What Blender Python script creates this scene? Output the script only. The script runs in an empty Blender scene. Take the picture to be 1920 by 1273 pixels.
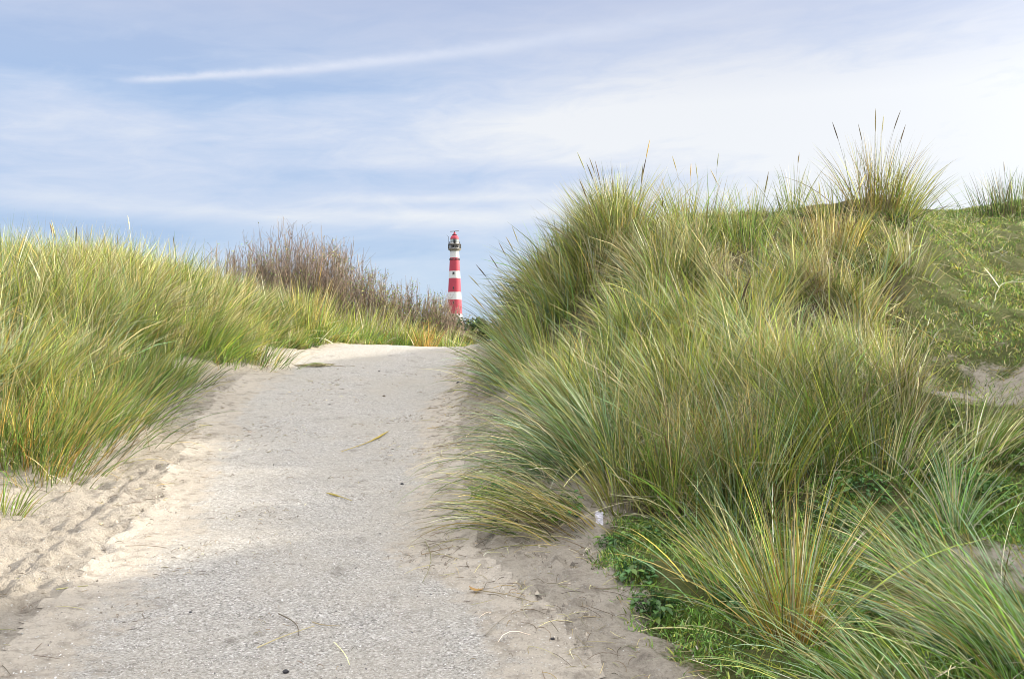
import bpy, math, random
import numpy as np
from mathutils import Vector

C = bpy.context.scene.collection
sc = bpy.context.scene
rs = np.random.default_rng(7)
random.seed(7)
F = 1707.0                      # focal length in photo pixels (lens 32 mm on 36 mm)
CAM_Z = 1.6
R = math.radians

# ------------------------------------------------------------------ tagging
def tag(o, label=None, cat=None, group=None, kind=None):
    if label: o['label'] = label
    if cat: o['category'] = cat
    if group: o['group'] = group
    if kind: o['kind'] = kind
    return o

def empty(name, loc, label, cat, group=None):
    o = bpy.data.objects.new(name, None)
    C.objects.link(o)
    o.location = loc
    o.empty_display_size = 0.2
    return tag(o, label, cat, group)

# ------------------------------------------------------------------ mesh building
class Geo:
    """collects vertices / quads / tris / per-vertex colours as numpy blocks"""
    def __init__(self):
        self.v, self.q, self.t, self.c, self.n = [], [], [], [], 0
    def add(self, v, q=None, t=None, c=None):
        v = np.asarray(v, np.float32).reshape(-1, 3)
        if q is not None: self.q.append(np.asarray(q, np.int64).reshape(-1, 4) + self.n)
        if t is not None: self.t.append(np.asarray(t, np.int64).reshape(-1, 3) + self.n)
        if c is None: c = np.ones((len(v), 3), np.float32)
        c = np.asarray(c, np.float32)
        if c.ndim == 1: c = np.tile(c, (len(v), 1))
        self.c.append(c); self.v.append(v); self.n += len(v)
    def build(self, name, mat, parent=None, smooth=True, origin=None):
        V = np.concatenate(self.v)
        if origin is not None: V = V - np.asarray(origin, np.float32)
        col = np.concatenate(self.c)
        Q = np.concatenate(self.q) if self.q else np.zeros((0, 4), np.int64)
        T = np.concatenate(self.t) if self.t else np.zeros((0, 3), np.int64)
        me = bpy.data.meshes.new(name)
        me.vertices.add(len(V)); me.vertices.foreach_set('co', V.astype(np.float32).ravel())
        nl = Q.size + T.size
        me.loops.add(nl)
        me.loops.foreach_set('vertex_index', np.concatenate([Q.ravel(), T.ravel()]).astype(np.int32))
        npoly = len(Q) + len(T)
        me.polygons.add(npoly)
        st = np.concatenate([np.arange(len(Q)) * 4, Q.size + np.arange(len(T)) * 3]).astype(np.int32)
        me.polygons.foreach_set('loop_start', st)
        me.polygons.foreach_set('use_smooth', np.full(npoly, smooth))
        a = me.color_attributes.new('col', 'FLOAT_COLOR', 'POINT')
        a.data.foreach_set('color', np.concatenate([col, np.ones((len(col), 1), np.float32)], 1).astype(np.float32).ravel())
        me.update(calc_edges=True)
        for m in (mat if isinstance(mat, (list, tuple)) else [mat]): me.materials.append(m)
        o = bpy.data.objects.new(name, me)
        C.objects.link(o)
        if parent: o.parent = parent
        return o

def lathe(prof, n=32, a0=0.0):
    """prof: list of (r,z) -> verts, quads"""
    prof = np.asarray(prof, float)
    an = np.linspace(0, 2 * np.pi, n, endpoint=False) + a0
    v = np.stack([prof[:, None, 0] * np.cos(an), prof[:, None, 0] * np.sin(an), np.repeat(prof[:, 1:2], n, 1)], -1).reshape(-1, 3)
    q = []
    for i in range(len(prof) - 1):
        j = np.arange(n); k = (j + 1) % n
        q.append(np.stack([i * n + j, i * n + k, (i + 1) * n + k, (i + 1) * n + j], 1))
    return v, np.concatenate(q)

def box(c, s, rot=0.0):
    x, y, z = np.array(s) / 2
    v = np.array([[-x, -y, -z], [x, -y, -z], [x, y, -z], [-x, y, -z], [-x, -y, z], [x, -y, z], [x, y, z], [-x, y, z]])
    cr, sr = math.cos(rot), math.sin(rot)
    v = np.stack([v[:, 0] * cr - v[:, 1] * sr, v[:, 0] * sr + v[:, 1] * cr, v[:, 2]], 1) + np.array(c)
    return v, np.array([[0, 3, 2, 1], [4, 5, 6, 7], [0, 1, 5, 4], [1, 2, 6, 5], [2, 3, 7, 6], [3, 0, 4, 7]])

def tubes(P, rad, sides=4):
    """P (N,K,3) polylines, rad (N,K) -> verts, quads"""
    N, K, _ = P.shape
    T = np.gradient(P, axis=1)
    T /= np.linalg.norm(T, axis=2, keepdims=True) + 1e-9
    ref = np.where(np.abs(T[..., 2:3]) > .9, np.array([1., 0, 0]), np.array([0, 0, 1.]))
    A = np.cross(T, ref); A /= np.linalg.norm(A, axis=2, keepdims=True) + 1e-9
    B = np.cross(T, A)
    an = np.arange(sides) / sides * 2 * np.pi
    v = P[:, :, None, :] + rad[:, :, None, None] * (A[:, :, None, :] * np.cos(an)[:, None] + B[:, :, None, :] * np.sin(an)[:, None])
    idx = np.arange(N * K * sides).reshape(N, K, sides)
    nx = np.roll(idx, -1, 2)
    q = np.stack([idx[:, :-1], nx[:, :-1], nx[:, 1:], idx[:, 1:]], -1).reshape(-1, 4)
    return v.reshape(-1, 3), q

# ------------------------------------------------------------------ noise
def hash2(ix, iy, s):
    h = (ix.astype(np.int64) * 374761393 + iy.astype(np.int64) * 668265263 + s * 1442695041) & 0x7fffffff
    h = ((h ^ (h >> 13)) * 1274126177) & 0x7fffffff
    return ((h ^ (h >> 16)) & 0xffff) / 65535.0
def vnoise(x, y, s=0):
    x = np.asarray(x, float); y = np.asarray(y, float)
    ix = np.floor(x); iy = np.floor(y); fx = x - ix; fy = y - iy
    fx = fx * fx * (3 - 2 * fx); fy = fy * fy * (3 - 2 * fy)
    a = hash2(ix, iy, s); b = hash2(ix + 1, iy, s); c = hash2(ix, iy + 1, s); d = hash2(ix + 1, iy + 1, s)
    return (a * (1 - fx) + b * fx) * (1 - fy) + (c * (1 - fx) + d * fx) * fy - .5
def fbm(x, y, s=0, o=4):
    r = 0; a = 1.
    for i in range(o):
        r = r + a * vnoise(x * 2 ** i + 17.3 * i, y * 2 ** i - 9.1 * i, s + i); a *= .5
    return r
def sst(a, b, x):
    t = np.clip((np.asarray(x, float) - a) / (b - a), 0, 1)
    return t * t * (3 - 2 * t)

# ------------------------------------------------------------------ terrain
def lin(tab):
    tab = np.array(tab, float)
    return lambda y: np.interp(y, tab[:, 0], tab[:, 1])
pathL = lin([(-8, -2.4), (0, -2.3), (4.3, -2.4), (7, -2.9), (10, -3.5), (13, -4.0), (16, -3.95), (18, -3.75), (20, -2.7), (22, -1.1), (25, 1.2), (30, 5.5)])
pathR = lin([(-8, .4), (0, .4), (4.3, .3), (7, -.4), (10, -.7), (13, -.75), (16, -.72), (18, -.75), (20, .0), (22, 1.3), (25, 3.6), (30, 8)])
pz = lin([(-8, -.15), (0, -.06), (4.3, 0.0), (7, .12), (10, .42), (13, .85), (16, 1.25), (18, 1.46), (20, 1.42), (22, 1.3), (26, .95), (32, .3)])
CP = []
for d in (0, 2.2, 4.3, 5.6, 7, 8.5, 10, 11.5, 13, 14.5, 16, 17.2, 18.2, 19.5, 22, 26):
    for t in (0., .5, 1.):
        CP.append((pathL(d) * (1 - t) + pathR(d) * t, d, pz(d) + (0.03 if t != .5 else 0)))
CP += [ # left: x, y, z
    (-3.1, 4.3, .05), (-3.66, 6.5, .2), (-4.5, 8, .47), (-4.6, 9.6, .62), (-4.8, 11, .78), (-5.0, 12.7, 1.08), (-4.5, 15, 1.27), (-4.4, 17.5, 1.43),
    (-5.6, 8.2, .85), (-6.3, 11, 1.32), (-6.3, 13, 1.72), (-5.9, 15.2, 2.0), (-5.7, 17, 2.2), (-7.2, 11, 1.55), (-8, 13, 1.9), (-8, 15, 2.2), (-9, 19, 2.3),
    (-7, 5.5, .9), (-8, 9, 1.4), (-5, 3, .5), (-6, 0, 1.2), (-12, 6, 1.8), (-12, 14, 2.1),
    (-5.5, 21, 1.5), (-3.4, 22, 1.34), (-2.2, 24, 1.2), (-4.5, 26, 1.1), (-8, 25, 1.5), (-1.6, 27, .9),
    # right
    (.8, 4.3, .0), (.55, 5.5, .15), (.22, 7.2, .33), (.75, 7.6, .42), (-.25, 10, .6), (-.5, 13.2, 1.05), (-.65, 16.5, 1.42),
    (1.5, 4.9, .02), (1.6, 6.5, .22), (2.3, 5.2, .06), (3.0, 4.6, .1), (3.0, 6.4, .32), (3.3, 5.6, .2), (2.0, 3.2, 0),
    (1.6, 7.9, .68), (.3, 10, .8), (1.0, 10, 1.2), (1.8, 10.4, 1.6), (.2, 12, 1.0), (1.2, 12, 1.68), (.15, 13.5, 1.7), (.75, 13.5, 2.45), (1.45, 13.6, 3.02), (.1, 15.2, 1.8), (1., 15.4, 2.6),
    (2.5, 9.4, 1.3), (3.1, 8, .85), (3.9, 9, 1.05), (2.6, 11.4, 2.15), (3.8, 12, 2.35),
    (2.8, 14, 3.42), (4.3, 14.2, 3.5), (5.0, 14.4, 3.58), (5.75, 14.5, 3.83), (6.7, 15.5, 3.74), (4.2, 13, 2.9), (5.4, 13, 2.95),
    (4.9, 9.5, 1.02), (5.7, 11, 1.58), (6.5, 12.5, 2.2), (7.3, 14, 2.88), (8.2, 15.7, 3.5), (8.9, 17, 3.94), (10, 18, 4.25), (7.6, 17.4, 3.95),
    (4.6, 7.2, .75), (4.2, 5.2, .6),
    (0.3, 18, 1.7), (1.5, 18, 2.4), (3, 17.5, 3.1), (5, 17.5, 3.4), (2, 21, 1.7), (5, 21, 2.4), (9, 22, 3.2), (12, 21, 3.6),
    # unseen dune to the right, beside the camera, raised to shade the front path
    (5.4, 5.6, 2.6), (6.5, 4.4, 4.2), (6.5, 5.9, 4.2), (6.5, 2.4, 4.2), (8, 5, 4.7), (6.8, 7.6, 4.0), (7.0, 8.8, 3.6), (7.1, 10, 2.4), (5.6, 8.2, 1.7), (7.8, 7.4, 4.3), (8.2, 9, 3.6), (9.5, 9.8, 3.0), (9.5, 6.5, 4.4), (5.3, 10.2, 1.28), (6.1, 11.8, 1.88), (6.9, 13.2, 2.53), (11, 12, 3.2), (5, 1, 1.9), (5, 3, 1.7), (9, 0, 4.2), (3, 0, .4),
    (12, 5, 4.2), (13, 16, 4.0)]
for a in range(0, 360, 20):
    for r_, z_ in ((34, .6), (48, .2)):
        CP.append((r_ * math.cos(R(a)), 8 + r_ * math.sin(R(a)), z_ + (1.2 if r_ < 40 and math.sin(R(a)) < .3 else 0)))
CP = np.array(CP, float)
def _k(r2): return .5 * r2 * np.log(r2 + 1e-9)
def _fit():
    n = len(CP); P = CP[:, :2]
    K = _k(((P[:, None] - P[None]) ** 2).sum(-1)) + np.eye(n) * .004
    A = np.zeros((n + 3, n + 3)); A[:n, :n] = K
    A[:n, n] = 1; A[:n, n + 1:] = P; A[n, :n] = 1; A[n + 1:, :n] = P.T
    return np.linalg.solve(A, np.concatenate([CP[:, 2], np.zeros(3)]))
W_ = _fit()
def tz0(x, y):
    x = np.asarray(x, float).ravel(); y = np.asarray(y, float).ravel()
    out = np.empty(len(x))
    for i in range(0, len(x), 40000):
        p = np.stack([x[i:i + 40000], y[i:i + 40000]], 1)
        out[i:i + 40000] = _k(((p[:, None] - CP[None, :, :2]) ** 2).sum(-1)) @ W_[:-3] + W_[-3] + p @ W_[-2:]
    r = np.hypot(x, y - 8)
    t = sst(36, 46, r)
    far = .2 + .8 * fbm(x / 60, y / 60, 5, 3) * sst(60, 120, r)
    return out * (1 - t) + far * t
def onpath(x, y):
    """signed distance inside the shell path (positive inside)"""
    j = .22 * fbm(np.asarray(x) * 1.3, np.asarray(y) * 1.3, 61, 4)
    jr = .35 * fbm(np.asarray(x) * 1.0, np.asarray(y) * .8, 67, 4)
    return np.minimum(x - pathL(y) + j, pathR(y) - x + jr)
def tz(x, y):
    x = np.asarray(x, float).ravel(); y = np.asarray(y, float).ravel()
    z = tz0(x, y)
    off = sst(-1.2, .2, onpath(x, y))
    z = z + (.16 * fbm(x * .8, y * .8, 11, 4)) * (1 - off) + .02 * fbm(x * .7, y * .7, 12, 3) * off
    return z
def tz1(x, y): return float(tz([x], [y])[0])
def px2g(px, py):
    """the spot on the ground seen at a photo pixel (first hit of the line of sight)"""
    d = np.arange(3.0, 40, .03)
    X = (px - 960) / F * d; Z = CAM_Z - (py - 636.5) / F * d
    hit = np.nonzero(Z < tz(X, d))[0]
    i = hit[0] if len(hit) else len(d) - 1
    return X[i], d[i], tz1(X[i], d[i])

XL_right = lin([(4, .95), (5, .75), (5.5, .62), (6.2, .6), (6.8, .85), (8, .75), (10, .25), (12, .12), (14, .02), (17, .0), (20, .6), (23, 2)])
XR_right = lin([(6.2, 2.6), (6.8, 2.9), (8, 3.45), (9.8, 4.4), (12.5, 5.45), (15, 6.6), (18, 7.2), (22, 7)])
XR_left = lin([(7.4, -4.9), (8, -4.75), (9.6, -4.65), (11, -4.85), (12.7, -5.1), (15, -4.5), (16.5, -4.25), (18, -3.85), (19, -3.4), (20, -2.75), (21, -1.95), (22, -1.3), (24, -.8), (27, 0)])
def m_right(x, y): return sst(-.15, .2, np.minimum(np.minimum(x - XL_right(y), XR_right(y) - x), (y - 6.7) * .6)) * (y < 23)
def m_left(x, y): return sst(-.1, .25, np.minimum(XR_left(y) - x, (y - 7.5) * .6))
def bare(x, y):
    j = 1 + .9 * fbm(x * 1.6, y * 1.6, 31, 3)
    b = np.zeros_like(np.asarray(x, float))
    n_ = .55 * fbm(x * 5, y * 5, 33, 3)
    for cx, cy, rx, ry in ((5.0, 9.25, 1.2, .85), (3.35, 5.55, .55, .6), (4.3, 5.2, .8, .6), (2.0, 7.2, .25, .2)):
        b = np.maximum(b, sst(1.45, .25, np.hypot((x - cx) / rx, (y - cy) / ry) * j + n_))
    return b
def m_turf(x, y):
    """short turf and moss: right of the tall grass and under the front clumps"""
    j = .25 * fbm(x * 1.5, y * 1.5, 21, 4)
    a = sst(-.1, .25, x - np.where(y < 6.9, XL_right(y) - .05, XR_right(y) - .8) + j)
    a = np.maximum(a, sst(19, 21, y)); a = np.maximum(a, sst(9, 12, np.abs(x)))
    a = np.maximum(a, sst(18.2, 19.2, y) * (x < -3.8))
    a = np.maximum(a, sst(3, 0, y) * sst(.8, 1.6, np.abs(x + 1) - 1))
    return a * (1 - .85 * bare(x, y)) * sst(-.1, -.4, onpath(x, y))

# ------------------------------------------------------------------ materials
class NT:
    def __init__(self, name, world=False):
        if world:
            self.m = bpy.data.worlds.new(name)
        else:
            self.m = bpy.data.materials.new(name)
        self.m.use_nodes = True
        self.t = self.m.node_tree; self.t.nodes.clear()
    def n(self, typ, inputs=None, **kw):
        nd = self.t.nodes.new(typ)
        for k, v in kw.items(): setattr(nd, k, v)
        for k, v in (inputs or {}).items():
            if isinstance(v, bpy.types.NodeSocket): self.t.links.new(v, nd.inputs[k])
            else: nd.inputs[k].default_value = v
        return nd
    def math(self, op, *a, clamp=False):
        nd = self.n('ShaderNodeMath', operation=op, use_clamp=clamp)
        for i, v in enumerate(a):
            if isinstance(v, bpy.types.NodeSocket): self.t.links.new(v, nd.inputs[i])
            else: nd.inputs[i].default_value = v
        return nd.outputs[0]
    def mix(self, f, a, b, blend='MIX'):
        nd = self.n('ShaderNodeMix', data_type='RGBA', blend_type=blend, clamp_factor=True)
        for i, v in ((0, f), (6, a), (7, b)):
            if isinstance(v, bpy.types.NodeSocket): self.t.links.new(v, nd.inputs[i])
            else: nd.inputs[i].default_value = v if i == 0 or len(v) == 4 else (*v, 1)
        return nd.outputs[2]
    def ramp(self, f, stops):
        nd = self.n('ShaderNodeValToRGB', {0: f})
        e = nd.color_ramp.elements
        while len(e) < len(stops): e.new(.5)
        for i, (p, c) in enumerate(stops):
            e[i].position = p; e[i].color = (*c, 1) if len(c) == 3 else c
        return nd.outputs[0]
    def noise(self, vec, scale, detail=4, rough=.5, dist=0., out=0):
        return self.n('ShaderNodeTexNoise', {'Vector': vec, 'Scale': scale, 'Detail': detail, 'Roughness': rough, 'Distortion': dist}).outputs[out]

def simple(name, col, rough=.7, var=.15, scale=6., spec=.3, metal=0.):
    """plain painted / stone-like surface with a little mottling"""
    N = NT(name)
    co = N.n('ShaderNodeTexCoord').outputs['Object']
    nz = N.noise(co, scale, 5, .6)
    c = N.mix(nz, tuple(v * (1 - var) for v in col), tuple(min(1, v * (1 + var)) for v in col))
    p = N.n('ShaderNodeBsdfPrincipled', {'Base Color': c, 'Roughness': rough, 'Metallic': metal, 'Specular IOR Level': spec})
    N.n('ShaderNodeOutputMaterial', {0: p.outputs[0]})
    return N.m

def leafmat(name, transl=.35, rough=.45, gloss=.06):
    """blade / leaf: colour of each blade comes from its own attribute"""
    N = NT(name)
    a = N.n('ShaderNodeAttribute', attribute_name='col').outputs['Color']
    d = N.n('ShaderNodeBsdfDiffuse', {'Color': a})
    t = N.n('ShaderNodeBsdfTranslucent', {'Color': a})
    m = N.n('ShaderNodeMixShader', {0: transl, 1: d.outputs[0], 2: t.outputs[0]})
    g = N.n('ShaderNodeBsdfGlossy', {'Color': (1, 1, 1, 1), 'Roughness': rough})
    m2 = N.n('ShaderNodeMixShader', {0: gloss, 1: m.outputs[0], 2: g.outputs[0]})
    N.n('ShaderNodeOutputMaterial', {0: m2.outputs[0]})
    return N.m
M_BLADE = leafmat('grass_blade', .22, .4, .05)
M_LEAF = leafmat('weed_leaf', .3, .5, .04)
M_TWIG = leafmat('twig_bark', .0, .6, .03)

def sand_nodes(N, co, debris):
    n1 = N.noise(co, 1.1, 5, .6); n2 = N.noise(co, 9, 6, .65); n3 = N.noise(co, 70, 7, .7)
    c = N.mix(N.math('MULTIPLY_ADD', n1, 1.6, -.3, clamp=True), (.46, .405, .33), (.61, .55, .465))
    c = N.mix(N.math('MULTIPLY_ADD', n2, 3.2, -1.55, clamp=True), c, (.185, .16, .13))
    c = N.mix(N.math('MULTIPLY_ADD', n3, 3.6, -1.85, clamp=True), c, (.21, .18, .15))
    vo = N.n('ShaderNodeTexVoronoi', {'Vector': co, 'Scale': 55., 'Randomness': 1.0})
    sp = N.math('GREATER_THAN', N.n('ShaderNodeSeparateColor', {0: vo.outputs['Color']}).outputs[0], .93)
    near = N.math('LESS_THAN', vo.outputs['Distance'], .32)
    c = N.mix(N.math('MULTIPLY', sp, near), c, (.6, .58, .54))
    c = N.mix(N.math('MULTIPLY', N.math('MULTIPLY_ADD', N.noise(co, 6, 8, .7), 2.4, -.7, clamp=True), debris), c, N.mix(.45, (.14, .115, .085), c))
    h = N.math('ADD', N.math('MULTIPLY', N.noise(co, 7, 8, .68), .13), N.math('MULTIPLY', N.noise(co, 55, 5, .65), .045))
    return c, h

def mat_ground():
    N = NT('dune_ground')
    co = N.n('ShaderNodeTexCoord').outputs['Object']
    a = N.n('ShaderNodeSeparateColor', {0: N.n('ShaderNodeAttribute', attribute_name='col').outputs['Color']})
    sc_, sh = sand_nodes(N, co, a.outputs[2])
    nt = N.noise(co, 3.2, 6, .65); nf = N.noise(co, 26, 6, .7)
    turf = N.mix(N.math('MULTIPLY_ADD', nt, 2.4, -.7, clamp=True), (.13, .16, .045), (.22, .205, .095))
    turf = N.mix(N.math('MULTIPLY_ADD', nf, 2.6, -.9, clamp=True), turf, (.07, .09, .028))
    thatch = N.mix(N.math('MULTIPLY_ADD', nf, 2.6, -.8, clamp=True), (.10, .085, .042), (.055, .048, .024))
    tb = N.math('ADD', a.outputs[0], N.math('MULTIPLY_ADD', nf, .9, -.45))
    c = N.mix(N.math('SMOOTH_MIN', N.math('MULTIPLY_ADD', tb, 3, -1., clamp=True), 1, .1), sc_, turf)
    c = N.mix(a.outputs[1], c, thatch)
    hh = N.math('ADD', sh, N.math('MULTIPLY', N.noise(co, 30, 6, .7), N.math('MULTIPLY', tb, .05)))
    b = N.n('ShaderNodeBump', {'Height': hh, 'Strength': .9, 'Distance': 1.0})
    p = N.n('ShaderNodeBsdfPrincipled', {'Base Color': c, 'Roughness': .95, 'Specular IOR Level': .1, 'Normal': b.outputs[0]})
    N.n('ShaderNodeOutputMaterial', {0: p.outputs[0]})
    return N.m

def mat_path():
    N = NT('shell_path')
    co = N.n('ShaderNodeTexCoord').outputs['Object']
    pc = N.n('ShaderNodeSeparateColor', {0: N.n('ShaderNodeAttribute', attribute_name='col').outputs['Color']})
    e = pc.outputs[0]
    sc_, sh = sand_nodes(N, co, pc.outputs[2])
    def grit(scale):
        vo = N.n('ShaderNodeTexVoronoi', {'Vector': co, 'Scale': scale, 'Randomness': 1.0})
        return N.n('ShaderNodeSeparateColor', {0: vo.outputs['Color']}).outputs[0], vo.outputs['Distance']
    g1, d1 = grit(90.); g2, d2 = grit(210.)
    big = N.noise(co, .9, 5, .6)
    st = [(0, (.09, .084, .075)), (.18, (.25, .235, .21)), (.3, (.39, .368, .332)), (.62, (.51, .482, .436)), (.86, (.64, .61, .56)), (1, (1., .98, .95))]
    c1 = N.ramp(g1, st); c2 = N.ramp(g2, st)
    c = N.mix(.42, c1, c2)
    c = N.mix(N.math('MULTIPLY_ADD', big, 3.0, -1.2, clamp=True), c, N.mix(.65, c, (.47, .43, .36)))
    pat = N.noise(co, 3.3, 7, .7, .4)
    c = N.mix(N.math('MULTIPLY_ADD', pat, 6., -3.4, clamp=True), c, N.mix(.35, (.17, .15, .125), c))
    # fine sand between the shells everywhere, drifted sand along both edges
    c = N.mix(N.math('MULTIPLY_ADD', N.noise(co, 2.3, 6, .65), 2.2, -.95, clamp=True), c, N.mix(.45, c, sc_))
    en = N.math('ADD', e, N.math('MULTIPLY_ADD', N.noise(co, 5.5, 9, .75), 2.2, -1.1))
    c = N.mix(N.math('MULTIPLY_ADD', en, 3.2, -1.1, clamp=True), sc_, c)
    h = N.math('ADD', N.math('MULTIPLY', d1, -.006), N.math('MULTIPLY', N.noise(co, 12, 8, .7), .04))
    h = N.math('ADD', h, N.math('MULTIPLY', g2, .003))
    b = N.n('ShaderNodeBump', {'Height': h, 'Strength': .9, 'Distance': 1.0})
    p = N.n('ShaderNodeBsdfPrincipled', {'Base Color': c, 'Roughness': .9, 'Specular IOR Level': .15, 'Normal': b.outputs[0]})
    N.n('ShaderNodeOutputMaterial', {0: p.outputs[0]})
    return N.m

# ------------------------------------------------------------------ ground and path meshes
def build_ground():
    xf = np.arange(-7.2, 9.2, .036)
    g = 1.0 * 1.16 ** np.arange(50)
    g = np.cumsum(g * .06)
    xs = np.concatenate([xf[0] - g[::-1], xf, xf[-1] + g])
    yf = [2.6]
    while yf[-1] < 22: yf.append(yf[-1] * 1.0075)
    yf = np.array(yf)
    ys = np.concatenate([yf[0] - (g * .6)[::-1], yf, yf[-1] + g * 1.5])
    X, Y = np.meshgrid(xs, ys)
    x = X.ravel(); y = Y.ravel()
    z = tz(x, y)
    ins = onpath(x, y)
    tf = m_turf(x, y); ml = m_left(x, y); mr = m_right(x, y)
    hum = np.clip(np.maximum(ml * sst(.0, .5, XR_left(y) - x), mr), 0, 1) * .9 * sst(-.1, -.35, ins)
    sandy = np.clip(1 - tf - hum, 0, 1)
    # trodden sand: lumps, footprints and one wheel groove, only where there is loose sand
    loose = sandy * sst(.25, -.15, ins)
    near = (np.abs(x) < 9) & (y > 2) & (y < 23)
    z = z + near * loose * (.045 * fbm(x * 4.2, y * 4.2, 41, 4) + .055 * np.abs(fbm(x * 9, y * 7, 45, 3)))
    z = z + near * sst(.1, .6, ins) * .012 * fbm(x * 9, y * 9, 51, 3)
    z = z + near * tf * .11 * fbm(x * 2.2, y * 2.2, 55, 4)
    rr = np.random.default_rng(3)
    def dent(cx, cy, a, rx, ry, dep):
        nonlocal z
        w = np.nonzero((np.abs(x - cx) < .5) & (np.abs(y - cy) < .5))[0]
        dx = x[w] - cx; dy = y[w] - cy
        u = (dx * math.cos(a) + dy * math.sin(a)) / rx; v = (-dx * math.sin(a) + dy * math.cos(a)) / ry
        r2 = u * u + v * v
        z[w] += dep * (-np.exp(-r2 * 1.2) + .45 * np.exp(-(np.sqrt(r2) - 1.6) ** 2 * 5)) * sst(.6, 0, ins[w])
    for _ in range(230):
        if rr.random() < .55:
            cy = rr.uniform(3.8, 9.5); cx = pathL(cy) - rr.uniform(-.15, 1.5)
        else:
            cy = rr.uniform(3.8, 15); cx = pathR(cy) + rr.uniform(-.25, .95)
        dent(cx, cy, rr.uniform(-.6, .6) + 1.57, .13, .055, rr.uniform(.012, .035))
    tx = np.linspace(0, 1, 60)
    for t in tx:
        dent(-2.75 - 1.1 * t + .35 * t * t, 4.3 + 4.4 * t, 1.7, .09, .035, .022)
    nx = len(xs); ny = len(ys)
    idx = np.arange(nx * ny).reshape(ny, nx)
    Q = np.stack([idx[:-1, :-1], idx[:-1, 1:], idx[1:, 1:], idx[1:, :-1]], -1).reshape(-1, 4)
    G = Geo()
    deb = sst(-.1, .35, x - pathR(y)) * sst(.9, .2, x - XL_right(y)) * (.35 + .65 * sst(7, 11, y)) * (y < 19)
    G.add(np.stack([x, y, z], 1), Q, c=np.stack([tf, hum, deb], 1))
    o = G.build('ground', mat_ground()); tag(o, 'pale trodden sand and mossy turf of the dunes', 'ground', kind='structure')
    keep = (ins[Q] > -.08).all(1) & (y[Q] > -6).all(1) & (y[Q] < 29).all(1)
    Qp = Q[keep]; used = np.unique(Qp); mp = np.zeros(len(x), np.int64); mp[used] = np.arange(len(used))
    ed = sst(0, .8, ins[used])
    G = Geo(); G.add(np.stack([x[used], y[used], z[used] + .004 ], 1), mp[Qp], c=np.stack([ed, ed, deb[used]], 1))
    o = G.build('path', mat_path()); tag(o, 'grey crushed shell path rising between the dunes', 'path', kind='structure')
build_ground()

# ------------------------------------------------------------------ grass
PAL = {k: np.array(v) for k, v in dict(
    green=(.20, .34, .058), deep=(.115, .205, .042), blue=(.30, .45, .24), yellow=(.46, .50, .085), olive=(.33, .39, .075),
    straw=(.68, .61, .32), gold=(.58, .43, .11), orange=(.52, .30, .07), brown=(.27, .20, .12), pale=(.76, .72, .55), bright=(.23, .42, .08)).items()}
def pick(rng, n, mixd):
    ks = list(mixd); p = np.array([mixd[k] for k in ks], float); p /= p.sum()
    c = np.stack([PAL[k] for k in ks])[rng.choice(len(ks), n, p=p)] * .77
    return c * np.exp(rng.normal(-.02, .44, (n, 1))) * rng.uniform(.93, 1.07, (n, 3))

def blades(G, rng, base, az, th0, bend, L, w, c0, c1, nseg=4, curl=None):
    """thin tapering strips growing from base, leaning th0 and bending over by bend towards az"""
    N = len(L); s = np.linspace(0, 1, nseg + 1); sm = (s[:-1] + s[1:]) / 2
    th = th0[:, None] + bend[:, None] * sm[None] ** 1.3
    a2 = az[:, None] + (0 if curl is None else curl[:, None] * sm[None])
    st = np.stack([np.sin(th) * np.cos(a2), np.sin(th) * np.sin(a2), np.cos(th)], -1) * (L / nseg)[:, None, None]
    P = np.concatenate([np.zeros((N, 1, 3)), np.cumsum(st, 1)], 1) + base[:, None]
    tp = np.concatenate([th[:, :1], th], 1)
    h = np.stack([np.cos(az), np.sin(az), 0 * az], 1)
    p = np.stack([-np.sin(az), np.cos(az), 0 * az], 1)
    nrm = np.cos(tp)[..., None] * h[:, None] - np.sin(tp)[..., None] * np.array([0, 0, 1.])
    ph = rng.uniform(0, np.pi, N)
    side = np.cos(ph)[:, None, None] * p[:, None] + np.sin(ph)[:, None, None] * nrm
    prof = (1 - s ** 2.2) * .94 + .06
    hw = .5 * w[:, None] * prof[None]
    V = np.stack([P - side * hw[..., None], P + side * hw[..., None]], 2)      # N,nseg+1,2,3
    idx = np.arange(N * (nseg + 1) * 2).reshape(N, nseg + 1, 2)
    Q = np.stack([idx[:, :-1, 0], idx[:, :-1, 1], idx[:, 1:, 1], idx[:, 1:, 0]], -1).reshape(-1, 4)
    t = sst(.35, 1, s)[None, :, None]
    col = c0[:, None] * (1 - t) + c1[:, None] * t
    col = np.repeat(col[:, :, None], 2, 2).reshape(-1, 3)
    G.add(V.reshape(-1, 3), Q, c=col)

def seed_heads(G, rng, base, az, th0, bend, L, col):
    """a stalk with a spindle shaped spike at its end"""
    N = len(L); K = 9
    s = np.array([0, .3, .6, .78, .81, .86, .92, .97, 1.0]); sm = np.concatenate([[0], (s[:-1] + s[1:]) / 2])
    th = th0[:, None] + bend[:, None] * sm[None] ** 1.5
    ds = np.diff(np.concatenate([[0], s]))
    st = np.stack([np.sin(th) * np.cos(az)[:, None], np.sin(th) * np.sin(az)[:, None], np.cos(th)], -1) * (L[:, None] * ds[None])[..., None]
    P = base[:, None] + np.cumsum(st, 1)
    rad = np.array([.0022, .002, .0018, .0018, .0055, .0085, .0075, .0045, .0008])[None] * rng.uniform(.85, 1.2, (N, 1))
    v, q = tubes(P, rad, 5)
    c = np.repeat(col[:, None], K * 5, 1).reshape(-1, 3)
    G.add(v, q, c=c)

def scatter(rng, box_, n, mask):
    x = rng.uniform(box_[0], box_[1], n); y = rng.uniform(box_[2], box_[3], n)
    k = rng.random(n) < mask(x, y)
    return x[k], y[k]

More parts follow.
